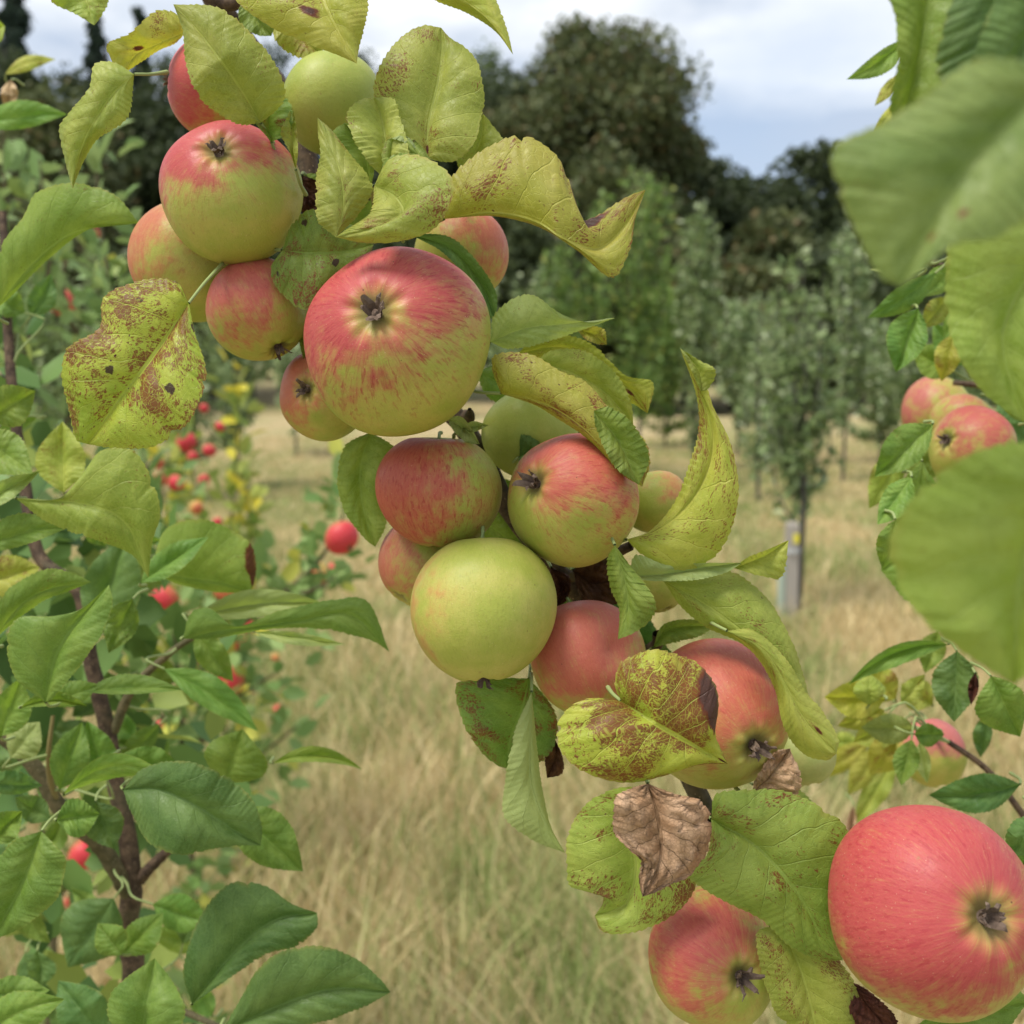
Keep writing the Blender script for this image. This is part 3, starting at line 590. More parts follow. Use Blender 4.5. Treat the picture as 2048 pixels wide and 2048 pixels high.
def stake():
    b = NB('weathered_wood'); tc = b.n('TexCoord').outputs['Object']; mp = b.n('Mapping'); b.put(mp.inputs[0], tc); mp.inputs['Scale'].default_value = (14, 14, 1.2); nz = b.noise(mp.outputs[0], 3, 4, .6)
    m = b.finish(b.mix(nz, (.28, .25, .21), (.46, .42, .37)), rough=.9, spec=.1, bump=nz, bstr=.4, bdist=.004)
    D = 6.85; p = ground_at(1497, D); p[2] = float(gz(p[0], p[1])); h = height_for(985, D)-p[2]; t = thing('tree_stake', 'grey wooden stake with a yellow tag beside the young orchard tree', 'stake', None, tuple(p)); w = .036
    V = []; 
    for z, s in ((-.1, 1), (h-.02, 1), (h, .8)):
        V += [(-w*s, -w*s, z), (w*s, -w*s, z), (w*s, w*s, z), (-w*s, w*s, z)]
    F = [(8, 9, 10, 11)]+[(4*k+i, 4*k+(i+1) % 4, 4*k+4+(i+1) % 4, 4*k+4+i) for k in range(2) for i in range(4)]
    mesh_obj('post', np.array(V), F, m, t, smooth=False)
    tp = tube_data([(0, 0, h*.70), (0, 0, h*.70+.03)], [w*1.5, w*1.5], n=3, k=12); mesh_obj('tie', tp[0], np.array(tp[1]), NB('rubber_tie').finish((.45, .46, .45), rough=.6), t)
    v = np.array([(.0, -w-.004, h-.13), (.035, -w-.004, h-.13), (.035, -w-.004, h-.07), (.0, -w-.004, h-.07), (.0, -w-.001, h-.13), (.035, -w-.001, h-.13), (.035, -w-.001, h-.07), (.0, -w-.001, h-.07)])
    mesh_obj('tag', v, [(0, 1, 2, 3), (4, 7, 6, 5), (0, 4, 5, 1), (1, 5, 6, 2), (2, 6, 7, 3), (3, 7, 4, 0)], NB('yellow_plastic').finish((.75, .66, .06), rough=.5), t, smooth=False)
    g = tube_data([(-.055, .0, 0), (-.055, .0, h*.62)], [.028, .03], n=6, k=14); mesh_obj('guard_tube', g[0], np.array(g[1]), NB('pale_guard').finish((.36, .42, .34), rough=.7), t)
stake()

# ---------------------------------------------------------------- red fruited trees on the left
M_RF = [fol_mat('fruit_green', (.14, .25, .06), (.29, .40, .13), (.50, .50, .09), .12), fol_mat('fruit_yellow', (.22, .33, .07), (.42, .46, .11), (.66, .58, .07), .22), fol_mat('fruit_blue', (.17, .28, .085), (.33, .44, .17), (.34, .43, .12), .12)]
def shoot_tree(name, label, stems, mat, per=26, ls=.05, seed=0, spread=.03, group=None, rad=.006):
    r = np.random.default_rng(seed+900); t = thing(name, label, 'tree', group, tuple(P(*stems[0][0]))); o0 = np.array(t.location); T = []; pos = []; dirs = []
    for st in stems:
        pts = [P(*p)-o0 for p in st]; L = sum(np.linalg.norm(b-a) for a, b in zip(pts, pts[1:])); T.append((pts, [rad, rad*.7, rad*.3], dict(n=26, k=7, rough=.04)))
        c = spline(pts, 120); n = int(per*L/.3); idx = (r.random(n)*119).astype(int); tg = np.gradient(c, axis=0)[idx]; tg /= np.linalg.norm(tg, axis=1)[:, None]+1e-9; dr = r.normal(size=(n, 3)); dr /= np.linalg.norm(dr, axis=1)[:, None]
        pos.append(c[idx]+dr*r.uniform(0, spread, n)[:, None]); dirs.append(tg*.35+dr+np.array((0, 0, .25)))
    tubes('trunk', T, M_BARKG, t); pos = np.vstack(pos); dirs = np.vstack(dirs)
    scatter('crown', pos, dirs, r.uniform(.6, 1.2, len(pos))*ls, mat, t, wid=1.05); return t
shoot_tree('fruit_tree', 'young tree with red apples behind the near green leaves on the left', [
    [(365, 2350, 1.9), (365, 1700, 1.9), (350, 1450, 1.9), (330, 1200, 1.9), (300, 1000, 1.95), (250, 760, 2.0), (190, 500, 2.0)],
    [(340, 1330, 1.9), (420, 1210, 1.85), (520, 1130, 1.85), (600, 1060, 1.85), (650, 960, 1.85), (640, 880, 1.85)],
    [(520, 1130, 1.85), (600, 1110, 1.8), (640, 1080, 1.8)], [(350, 1450, 1.9), (430, 1330, 1.85), (520, 1270, 1.8)],
    [(345, 1400, 1.9), (260, 1300, 1.9), (160, 1200, 1.9), (60, 1100, 1.95)], [(300, 1000, 1.95), (200, 930, 1.95), (80, 860, 1.95)], [(360, 1600, 1.9), (430, 1480, 1.9), (560, 1370, 1.9)]], M_RF[0], per=85, ls=.043, seed=1, spread=.075)
shoot_tree('fruit_tree', 'yellow leaved young tree with small red apples farther left', [
    [(440, 1700, 3.4), (425, 1350, 3.4), (435, 1000, 3.4), (450, 800, 3.4), (440, 680, 3.4)], [(428, 1200, 3.4), (375, 950, 3.4), (350, 790, 3.4)], [(430, 1250, 3.4), (320, 1000, 3.4), (300, 850, 3.4)], [(430, 1300, 3.4), (480, 1120, 3.4), (465, 920, 3.4)]], M_RF[1], per=40, ls=.06, seed=2, spread=.055)
shoot_tree('fruit_tree', 'pale leaved shoots of a young tree at the upper left', [
    [(60, 1000, 1.35), (30, 700, 1.35), (12, 420, 1.35), (5, 240, 1.35)], [(230, 900, 1.5), (215, 600, 1.5), (190, 420, 1.5), (180, 270, 1.5), (185, 200, 1.5)], [(30, 700, 1.35), (90, 520, 1.35), (80, 360, 1.35), (75, 300, 1.35)],
    [(220, 700, 1.5), (280, 560, 1.5), (270, 420, 1.5)], [(215, 700, 1.5), (130, 600, 1.45), (120, 480, 1.45)], [(40, 900, 1.35), (120, 800, 1.4), (190, 720, 1.4)]], M_RF[2], per=60, ls=.036, seed=3, spread=.045, rad=.004)
shoot_tree('fruit_tree', 'thin young tree with a brown stem at the lower left border', [
    [(85, 2400, 1.8), (95, 1900, 1.8), (100, 1700, 1.8), (60, 1400, 1.8)], [(100, 1700, 1.8), (160, 1600, 1.8), (200, 1500, 1.8)]], M_RF[0], per=30, ls=.05, seed=4, spread=.06, rad=.012)
redA = apple_mat('red_apple_skin', ground=(.50, .13, .05), ground2=(.50, .18, .07), red=(.55, .022, .045), bdir=(0, .3, 1), amt=.9, streak=.3)
redB = apple_mat('orange_apple_skin', ground=(.52, .33, .08), ground2=(.55, .36, .10), red=(.60, .11, .06), bdir=(0, .3, 1), amt=.55, streak=.3)
RED = [(116, 570, 27, 0, 'round red apple on a stem at the upper left border'), (645, 1015, 33, 0, 'bright red apple hanging right over the grass strip'), (602, 1083, 24, 1, 'shaded orange red apple under the bright one by the grass strip'), (633, 1075, 17, 0, 'small red apple touching the shaded orange red one'),
       (310, 1130, 29, 0, 'pinkish red apple under the leaf with the brown edge'), (430, 1112, 30, 1, 'orange red apple above the long folded leaf'), (444, 1208, 21, 0, 'red apple just below the long folded leaf'), (436, 1282, 28, 0, 'red apple lower down beside the grass'),
       (352, 835, 20, 0, 0), (297, 873, 13, 0, 0), (364, 862, 11, 0, 0), (300, 908, 15, 0, 0), (333, 912, 17, 0, 0), (385, 905, 11, 0, 0), (370, 958, 14, 1, 0), (385, 770, 9, 0, 0), (415, 805, 10, 0, 0), (125, 700, 12, 0, 0), (180, 440, 9, 0, 0), (393, 1340, 12, 0, 0), (345, 1318, 14, 1, 0), (525, 1340, 11, 0, 0), (410, 985, 9, 0, 0), (520, 1240, 8, 1, 0), (480, 1300, 8, 0, 0), (320, 785, 14, 0, 0), (395, 850, 13, 0, 0), (245, 900, 14, 0, 0), (390, 1010, 13, 0, 0), (470, 1180, 13, 0, 0), (360, 1250, 15, 0, 0), (300, 1370, 13, 0, 0),
       (130, 1115, 14, 1, 'orange apple between the leaves at the left'), (160, 1612, 30, 0, 'red apple seen through the gap left of the forked stem'), (135, 1700, 14, 0, 'red apple sliver below the forked stem gap')]
for i, (x, y, r_, k, lab) in enumerate(RED):
    a = random.uniform(0, 6.28)
    o = apple('red_apple', lab or 'small blurred red apple among the leaves of the farther left tree', x, y, r_, min(2.9, 51.0/r_), (math.cos(a)*.7, -.5, .35), group='small red apples on the young trees behind', mat=redB if k else redA, seed=i % 5, NT=28, NP=32)

# ---------------------------------------------------------------- the laden branch: wood
BR = thing('apple_branch', 'laden arching apple branch with yellow green rust spotted leaves across the picture', 'branch', None, tuple(P(560, 200, .5)))
BR.location = (0, 0, 0)
main = [(250, -800, .52), (330, -350, .51), (370, -140, .50), (400, -10, .49), (470, 90, .505), (560, 230, .50), (598, 400, .495), (700, 640, .487), (870, 800, .480), (960, 960, .478), (1070, 1095, .476), (1210, 1240, .478), (1290, 1440, .475), (1430, 1700, .462), (1600, 1900, .45), (1700, 2080, .44)]
tubes('wood', [([P(1290, 1440, .476), P(1390, 1385, .49), P(1480, 1368, .502), P(1500, 1378, .503)], [.003, .0022, .0015], dict(n=16, k=8)), ([P(*p) for p in main], [.0055, .0052, .005, .0045, .0045], dict(n=90, k=12, rough=.05)),
    ([P(400, -10, .49), P(440, 6, .485), P(500, -30, .48)], [.0035, .003, .002], dict(n=14, k=8, rough=.05)),
    ([P(870, 800, .48), P(885, 785, .462), P(886, 772, .452)], [.003, .0035, .0007], dict(n=12, k=8, rough=.12)),
    ([P(1210, 1240, .478), P(1240, 1215, .468), P(1240, 1195, .462)], [.003, .003, .002], dict(n=10, k=8, rough=.1)),
    ([P(1070, 1095, .476), P(1130, 1060, .46), P(1190, 1030, .45)], [.003, .0025, .002], dict(n=12, k=8, rough=.08)),
    ([P(600, 410, .495), P(660, 395, .47), P(705, 360, .45)], [.003, .0025, .002], dict(n=12, k=8, rough=.08)),
    ([P(1430, 1700, .462), P(1380, 1600, .45), P(1342, 1545, .44)], [.003, .0025, .002], dict(n=12, k=8, rough=.08))], M_BARK, BR)

# ---------------------------------------------------------------- apples on the laden branch
G1, G2 = (.33, .36, .055), (.44, .40, .085)
apple('apple', 'largest apple in the middle, pink red above and streaked green below, brown eye facing front', 748, 644, 177, .405, (-.27, .36, .90), eye=(710, 592), seed=2, H=.92, bdir=(-.40, .85, .35), amt=0.73, streak=1.0, soft=.55)
apple('apple', 'upper left apple with a red top fading to green, eye near its top', 437, 362, 134, .425, (-.22, .68, .70), eye=(413, 288), seed=3, H=.88, bdir=(-.30, .95, .25), amt=0.65, streak=.6, soft=.8)
apple('apple', 'red apple at the top left peeping out behind the large upright leaf', 400, 165, 93, .452, (-.95, .15, .22), seed=4, bdir=(-.8, .3, .6), amt=0.73, streak=.3)
apple('apple', 'plain green apple at the top behind the spotted leaves', 628, 198, 97, .462, (.2, -.85, .2), seed=5, cav=.2, exx=1.0, H=.98, bdir=(0, 1, 0), amt=-.6, streak=0, calyx=False, ground=(.30, .36, .06), ground2=(.36, .40, .08))
apple('apple', 'pale orange and green apple behind and below the upper left apple', 362, 494, 114, .462, (-.5, -.7, .4), seed=6, H=.96, bdir=(-.9, .45, .3), amt=0.55, streak=.35, calyx=False, red=(0.452, 0.122, 0.061))
apple('apple', 'small pink and green apple with its eye underneath, left of the largest apple', 488, 585, 97, .437, (.42, -.72, .55), eye=(523, 651), seed=7, H=.98, bdir=(-.45, .45, .75), amt=0.55, streak=.5, red=(0.487, 0.087, 0.078), lush=1.2)
apple('apple', 'green apple with a salmon right cheek behind the largest apple', 872, 480, 88, .462, (.2, -.9, .3), seed=8, H=.98, bdir=(.6, .65, .3), amt=0.59, streak=.4, calyx=False, red=(0.487, 0.113, 0.070))
apple('apple', 'small apple tucked under the left of the largest apple, eye facing out', 612, 744, 87, .447, (-.45, .13, .88), eye=(580, 735), seed=9, bdir=(-.8, .5, .3), amt=0.63, streak=.25, red=(0.479, 0.113, 0.070), lush=1.5)
apple('apple', 'squat streaky apple below the largest apple with its stalk hollow on top', 829, 926, 120, .437, (.02, -.97, -.10), seed=10, H=.90, bdir=(-.75, .1, .65), amt=0.65, streak=1.0, calyx=False, red=(0.435, 0.070, 0.052), ground2=(.43, .33, .08))
apple('apple', 'pink topped apple right of centre with a star shaped brown eye', 1077, 941, 128, .425, (-.60, .27, .75), eye=(1013, 913), seed=11, H=.92, bdir=(.1, .9, .45), amt=0.61, streak=.9, lush=1.4, red=(0.487, 0.078, 0.070), bumps=[((-.55, .8, .2), -.07, .35)])
apple('apple', 'green apple in shade between the largest apple and the rusty folded leaf', 1000, 820, 92, .468, (.3, -.9, .3), seed=12, bdir=(0, 1, 0), amt=-.6, streak=0, calyx=False, ground=(.30, .36, .06), ground2=(.36, .40, .08))
apple('apple', 'peach and green apple peeping out left of the tall curved leaf', 1237, 948, 66, .462, (.3, -.8, .3), seed=13, bdir=(.5, .8, .4), amt=0.38, streak=.2, calyx=False, red=(0.505, 0.174, 0.078))
apple('apple', 'large smooth yellow green apple at the centre with its eye pointing down', 911, 1148, 136, .418, (.01, -.96, .18), seed=14, H=1.03, cav=.14, exx=1.0, bdir=(-1, 0, .3), amt=0.23, streak=.06, ground=(.35, .385, .060), ground2=(.45, .43, .095), red=(0.487, 0.209, 0.070))
apple('apple', 'pinkish apple behind the left of the smooth yellow green apple', 800, 1062, 88, .458, (-.5, -.7, .3), seed=15, bdir=(-.9, .4, .2), amt=0.59, streak=.4, calyx=False, red=(0.470, 0.113, 0.078), H=.96)
apple('apple', 'lumpy pink apple with a dent on its right side', 1108, 1243, 112, .44, (.3, -.9, .3), seed=16, cav=.2, exx=.98, H=.98, bdir=(-.25, .6, .8), amt=0.67, streak=.25, calyx=False, red=(0.505, 0.104, 0.083), bumps=[((.50, .30, .80), -.20, .26), ((-.95, -.12, .25), -.10, .28), ((-.8, .5, .3), .04, .4)])
apple('apple', 'red shouldered apple behind the rusty heart shaped leaf, eye at its lower right', 1352, 1347, 140, .440, (.56, -.45, .70), eye=(1420, 1403), seed=17, H=1.04, bdir=(.0, .95, .45), amt=0.65, streak=.5, red=(0.479, 0.087, 0.065), lush=1.5, bumps=[((.55, -.1, .8), -.03, .3)])
apple('apple', 'lower apple with a pink left shoulder and a grey star shaped eye', 1348, 1808, 126, .425, (.46, -.31, .83), eye=(1394, 1840), seed=18, H=.94, bdir=(-.5, .7, .6), amt=0.55, streak=.5, lush=1.6, red=(0.487, 0.070, 0.074), bumps=[((-.45, .75, .4), .05, .4)])
apple('apple', 'large red apple in the bottom right corner with its eye facing right', 1762, 1717, 191, .372, (.65, -.08, .76), eye=(1855, 1730), seed=19, H=.97, bdir=(-.45, .6, .6), amt=0.75, streak=.75, lush=.9, soft=.65)
apple('apple', 'small green apple hidden behind the hanging narrow leaf right of centre', 1245, 1110, 50, .47, (.3, -.9, .3), seed=20, bdir=(0, 1, 0), amt=-.6, streak=0, calyx=False)
apple('apple', 'pale green apple sliver behind the curled leaf on the right', 1512, 1425, 66, .50, (.3, -.9, .3), seed=21, bdir=(0, 1, 0), amt=-.5, streak=0, calyx=False, ground=(.36, .40, .12), ground2=(.42, .42, .14))

# ---------------------------------------------------------------- leaves of the laden branch
lf = lambda *a, **k: leaf(BR, *a, **k)
DK = (.045, .016, .010)
lf([(150, -60), (160, -10), (178, 48)], [(110, -25), (98, 2), (140, 25)], [(200, -30), (204, 0), (195, 25)], d=.46, kind='yg', rd=(6,), md=(0, -5))
lf([(352, 60), (300, 82), (255, 105), (236, 137)], [(335, 28), (296, 20), (246, 62), (203, 82), (214, 118)], [(330, 82), (300, 95), (265, 118)], d=.44, kind='yel', md=(0, -6, -4), ld=(-3, -6, 2), rd=(4,), matkw=dict(patch=((.62, -.2, .05, DK),)))
lf([(253, 140), (212, 180), (172, 240), (148, 300), (137, 356)], [(215, 118), (180, 122), (168, 165), (128, 215), (111, 240), (122, 300)], [(251, 165), (246, 205), (232, 232), (185, 262), (160, 300)], d=.41, kind='yg', md=(0, -4, 2), ld=(3,), rd=(4,), stalk=[(285, 140, .415), (315, 136, .43)], matkw=dict(rust=.22))
lf([(492, 232), (450, 162), (398, 90), (358, 40), (327, 8)], [(450, 234), (408, 212), (368, 170), (350, 118), (345, 60)], [(528, 200), (537, 170), (512, 108), (470, 58), (410, 14)], d=.392, kind='yg', md=(10, -3, 0), ld=(4,), rd=(2,), label='large upright yellow green leaf covering the top left apple', matkw=dict(rust=.12))
lf([(512, 268), (505, 230), (512, 176)], [(482, 230), (476, 190), (495, 174)], [(545, 250), (552, 212), (535, 180)], d=.41, kind='lime', ld=(-9,), rd=(-7,), matkw=dict(rust=.5))
lf([(558, 320), (552, 255), (550, 200)], [(548, 290), (530, 250), (542, 220)], [(562, 290), (560, 250), (556, 220)], d=.405, kind='yg', matkw=dict(rust=.5))
lf([(600, -90), (612, 0), (640, 60), (673, 120)], [(500, -60), (440, -14), (505, 48), (590, 86), (640, 105)], [(670, -60), (693, 0), (690, 45), (678, 85)], d=.395, kind='yel', md=(12, 0, -4), ld=(4, 0), rd=(2,), label='yellow spotted leaf hanging over the top green apple', matkw=dict(patch=((.55, -.25, .035, DK),), rust=.3))
lf([(460, 0), (480, 30), (512, 68)], [(450, 20), (455, 48), (485, 66)], [(500, 10), (520, 40)], d=.45, kind='lime')
lf([(520, 20), (560, 60), (612, 108)], [(515, 60), (530, 90), (570, 110)], [(560, 20), (600, 60)], d=.46, kind='yel')
lf([(790, -60), (860, -10), (925, 40), (968, 103)], [(790, -20), (822, 2), (880, 24), (935, 60)], [(880, -60), (930, -8), (955, 50)], d=.42, kind='yel', md=(0, 0, -6), ld=(6,), rd=(4,), matkw=dict(rust=.22))
lf([(806, 300), (808, 240), (826, 160), (834, 100), (832, 52)], [(755, 285), (722, 235), (708, 180), (722, 112), (768, 62), (800, 48)], [(862, 305), (898, 258), (912, 195), (905, 130), (880, 92), (850, 72)], d=.415, kind='yg', md=(-4, 0, 6), ld=(-3,), rd=(-5, -1), label='large yellow green leaf with brown speckles on its right half, top centre', matkw=dict(rust=.36, patch=((.07, .02, .022, DK),)))
lf([(722, 335), (728, 285), (722, 230), (705, 184)], [(690, 300), (662, 250), (658, 210), (680, 188)], [(770, 300), (768, 268), (755, 225), (742, 187)], d=.40, kind='yg', md=(0, 2, 8), rd=(-6,), matkw=dict(rust=.25))
lf([(742, 330), (740, 290), (760, 255), (800, 288)], [(720, 300), (735, 262)], [(780, 320), (810, 300)], d=.398, kind='yg')
lf([(700, 352), (690, 300), (672, 260), (650, 232)], [(660, 320), (632, 275), (630, 246)], [(706, 320), (700, 275), (680, 238)], d=.408, kind='lime', ld=(-2,), rd=(-10,), matkw=dict(rust=.1))
lf([(634, 448), (648, 390), (640, 320), (599, 222)], [(600, 415), (596, 350), (604, 290), (600, 250)], [(680, 400), (702, 352), (660, 290), (625, 245)], d=.385, kind='yg', md=(0, 0, 8), rd=(8, 5), ld=(2,), matkw=dict(rust=.3), stalk=False)
lf([(706, 350), (745, 372), (760, 405), (700, 432), (634, 447)], [(700, 400), (675, 420), (650, 436)], [(735, 300), (790, 292), (845, 330), (850, 375), (820, 430), (750, 456), (685, 458)], d=.378, kind='yg', md=(12, 0, -4, 0), rd=(2, -3, 3), ld=(3,), label='rounded pale leaf with dark flecks directly above the largest apple', matkw=dict(rust=.42, edge=.5))
lf([(712, 348), (760, 325), (820, 330)], [(730, 300), (780, 290)], [(760, 350)], d=.395, kind='lime', matkw=dict(rust=.2))
lf([(838, 413), (930, 402), (1010, 418), (1070, 456), (1130, 470), (1180, 425), (1218, 358)], [(845, 350), (872, 310), (930, 272), (990, 257), (1045, 288), (1074, 340), (1076, 390), (1062, 408), (1080, 420), (1125, 408), (1168, 380), (1195, 366)], [(930, 408), (1015, 428), (1085, 470), (1156, 523), (1188, 470), (1198, 415)], d=.40, kind='yel', md=(4, 0, -8, -4, 0), ld=(-2, 5, -2), rd=(3, 3, -2), NU=150, NV=12, label='long yellow twisted leaf with a dark brown scorched patch near its tip', matkw=dict(rust=.50, patch=((.72, -.85, .15, (.035, .014, .008)),)), stalk=[(800, 430, .42)])
lf([(870, 330), (905, 270), (912, 215)], [(860, 290), (880, 240)], [(940, 310), (950, 268), (925, 230)], d=.432, kind='yg')
lf([(532, 472), (590, 478), (650, 474), (705, 462)], [(548, 428), (582, 397), (640, 415), (690, 440)], [(512, 505), (525, 548), (575, 582), (620, 560), (680, 520)], d=.418, kind='lime', md=(0, 2, 8), ld=(3,), rd=(-3,), matkw=dict(rust=.55, big=1.0), label='green leaf with large dark spots between the upper left and largest apples', stalk=[(505, 472, .43), (470, 485, .445)])
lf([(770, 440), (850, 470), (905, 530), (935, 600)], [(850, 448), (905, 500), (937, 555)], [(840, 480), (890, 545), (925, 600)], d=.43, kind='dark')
lf([(580, 560), (572, 610), (575, 690)], [(566, 590), (564, 640)], [(600, 620)], d=.44, kind='lime')
lf([(356, 572), (302, 655), (236, 742), (166, 838)], [(335, 534), (262, 528), (198, 560), (188, 618), (128, 655), (119, 715), (134, 790), (145, 830)], [(366, 620), (387, 690), (382, 745), (345, 808), (285, 843), (215, 846)], d=.385, kind='rusty', md=(6, -2, 0), ld=(0, -3), rd=(-5, -2), NU=130, NV=12, label='broad leaf covered in brown rust spots at the left of the cluster', stalk=[(385, 535, .40), (420, 498, .425)], matkw=dict(rust=.74, big=.45, seed=3))
lf([(925, 645), (990, 620), (1060, 612), (1160, 600)], [(935, 590), (1000, 556), (1058, 592), (1110, 608)], [(960, 658), (1030, 645), (1100, 622)], d=.425, kind='pale', md=(0, -6, -2), rd=(3,))
lf([(1085, 618), (1120, 632), (1145, 650)], [(1110, 615), (1140, 622)], [(1105, 640), (1130, 650)], d=.43, kind='yel', stalk=False)
lf([(975, 668), (1060, 655), (1140, 700), (1190, 735), (1222, 780)], [(1010, 640), (1060, 632), (1120, 652), (1180, 708), (1232, 722)], [(1060, 690), (1130, 740), (1190, 760)], d=.438, kind='yel', rd=(4,), matkw=dict(patch=((.82, .2, .04, DK),)))
lf([(1000, 690), (1070, 700), (1140, 740), (1195, 802)], [(1040, 662), (1110, 665), (1165, 710), (1190, 760)], [(1040, 720), (1110, 760), (1160, 800)], d=.425, kind='yg')
lf([(945, 742), (1010, 755), (1070, 785), (1130, 835), (1180, 890), (1212, 918)], [(930, 700), (935, 672), (1000, 668), (1062, 702), (1105, 722), (1160, 780), (1205, 815), (1226, 870)], [(1010, 765), (1060, 795), (1110, 830), (1165, 890)], d=.405, kind='yel', md=(10, 0, -2), ld=(-2, 4), rd=(8,), NU=130, NV=12, matkw=dict(rust=.62), label='rust freckled leaf folded over the green apple right of the largest apple', stalk=[(905, 740, .42), (870, 730, .44)])
lf([(1120, 775), (1165, 830), (1205, 915)], [(1150, 768), (1195, 800), (1225, 862)], [(1125, 810), (1160, 880)], d=.40, kind='lime', stalk=False)
lf([(1182, 1018), (1240, 1000), (1300, 950), (1338, 880), (1345, 810), (1322, 735), (1283, 657)], [(1225, 1002), (1268, 955), (1298, 885), (1318, 810), (1312, 740)], [(1215, 1048), (1290, 1074), (1362, 1038), (1392, 940), (1380, 842), (1345, 765), (1335, 735)], d=.41, kind='yel', md=(6, 0, 0, 4), ld=(2,), rd=(2, -6), NU=140, NV=12, matkw=dict(rust=.52), label='tall curved yellow leaf with red brown freckles pointing up on the right', stalk=[(1150, 1030, .43)])
lf([(1322, 738), (1318, 700), (1283, 657)], [(1305, 700)], [(1335, 735), (1350, 698), (1320, 680)], d=.409, kind='yg', stalk=False, under=False)
lf([(1186, 1090), (1270, 1082), (1350, 1068), (1400, 1062)], [(1200, 1048), (1260, 1066), (1330, 1062)], [(1230, 1096), (1310, 1094), (1370, 1080)], d=.418, kind='pale', md=(0, -5), rd=(-3,), matkw=dict(rust=.02), under=True)
lf([(1385, 1072), (1440, 1050), (1488, 1019)], [(1410, 1052), (1450, 1036)], [(1430, 1085), (1474, 1090)], d=.415, kind='yg', stalk=False, matkw=dict(rust=.1))
lf([(1160, 1028), (1178, 1090), (1185, 1150), (1166, 1206)], [(1146, 1055), (1152, 1110), (1168, 1150)], [(1195, 1075), (1232, 1125), (1236, 1158), (1200, 1192)], d=.405, kind='lime', rd=(-3,), ld=(5,))
lf([(1250, 1094), (1330, 1140), (1410, 1200), (1480, 1270), (1530, 1335)], [(1300, 1082), (1370, 1076), (1435, 1112), (1485, 1190), (1515, 1270)], [(1290, 1150), (1340, 1186), (1400, 1215), (1460, 1270), (1500, 1310)], d=.415, kind='yg', md=(8, -2, 2), ld=(4,), rd=(4,), matkw=dict(rust=.3), label='long green tinged leaf reaching down to the right past the red shouldered apple')
lf([(1372, 1190), (1440, 1225), (1482, 1290), (1520, 1360), (1578, 1422)], [(1420, 1188), (1480, 1240), (1520, 1305), (1560, 1352), (1582, 1395)], [(1420, 1230), (1462, 1300), (1478, 1370), (1520, 1425), (1560, 1434)], d=.405, kind='yg', ld=(4,), rd=(9, 5), matkw=dict(rust=.35, patch=((.82, -.2, .02, DK),)), label='leaf curled into a tube hanging at the right edge of the red shouldered apple')
lf([(1232, 1222), (1262, 1188), (1352, 1180)], [(1250, 1180), (1300, 1168)], [(1260, 1215), (1320, 1200)], d=.455, kind='lime')
lf([(1172, 1323), (1232, 1362), (1302, 1402), (1373, 1441)], [(1160, 1290), (1176, 1248), (1232, 1227), (1300, 1242), (1345, 1285), (1356, 1330), (1350, 1385), (1366, 1425)], [(1110, 1318), (1062, 1345), (1050, 1402), (1085, 1440), (1165, 1478), (1250, 1464), (1320, 1443)], d=.375, kind='rusty', md=(6, -3, 0, 3), ld=(2, 3, -1), rd=(-3, 2), NU=140, NV=13, label='heart shaped leaf mottled dark rust with a brown torn patch, in front of two apples', matkw=dict(rust=1.0, edge=.55, patch=((.68, -.85, .17, (.055, .026, .020)), (.98, 0, .07, DK))))
lf([(998, 1280), (985, 1340), (962, 1400), (958, 1450)], [(930, 1280), (862, 1290), (868, 1350), (905, 1415), (940, 1445)], [(1040, 1330), (1052, 1380), (1030, 1430), (985, 1445)], d=.445, kind='lime', matkw=dict(rust=.5))
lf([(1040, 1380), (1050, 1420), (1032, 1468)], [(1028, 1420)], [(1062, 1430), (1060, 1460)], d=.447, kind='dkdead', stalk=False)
lf([(1003, 1305), (1000, 1400), (1003, 1480), (1030, 1555), (1066, 1609)], [(972, 1380), (950, 1490), (952, 1540), (1005, 1585)], [(1012, 1400), (1022, 1480), (1040, 1560)], d=.41, kind='pale', under=True, ld=(-2,), rd=(5,), label='narrow pale hanging leaf seen from below under the lumpy pink apple', matkw=dict(rust=.05))
lf([(1222, 1478), (1240, 1540), (1245, 1620), (1212, 1692)], [(1168, 1500), (1156, 1560), (1185, 1602), (1208, 1622), (1205, 1660)], [(1262, 1495), (1330, 1518), (1341, 1575), (1312, 1640), (1258, 1672)], d=.374, kind='dead', crumple=2.0, ld=(-4, 2), rd=(-3, 3), label='crumpled dry brown leaf hanging in the middle of the lower cluster', matkw=dict(seed=2))
lf([(1222, 1482), (1190, 1560), (1200, 1640), (1180, 1705), (1122, 1728)], [(1150, 1492), (1092, 1530), (1072, 1590), (1078, 1672), (1130, 1670), (1138, 1700)], [(1240, 1580), (1312, 1640), (1300, 1700), (1240, 1742), (1180, 1762), (1135, 1756)], d=.408, kind='yg', ld=(-4,), rd=(-2, -6), matkw=dict(rust=.55), label='broad lime leaf with rusty speckles left of the dry brown leaf')
lf([(1342, 1545), (1425, 1595), (1500, 1680), (1548, 1760), (1590, 1812)], [(1350, 1500), (1410, 1490), (1490, 1496), (1562, 1532), (1606, 1578), (1585, 1640), (1580, 1740)], [(1335, 1610), (1298, 1650), (1370, 1700), (1436, 1738), (1490, 1785), (1545, 1810)], d=.398, kind='lime', md=(4, 0, 3), ld=(-1, 3), rd=(-4, 2), NU=140, NV=13, label='broad green leaf with rusty spots left of the large red apple', matkw=dict(rust=.42))
lf([(1470, 1745), (1510, 1830), (1550, 1990)], [(1428, 1760), (1440, 1840), (1470, 1920)], [(1570, 1800), (1615, 1870), (1610, 1960)], d=.405, kind='yg', ld=(-3,), rd=(3,), matkw=dict(rust=.42))
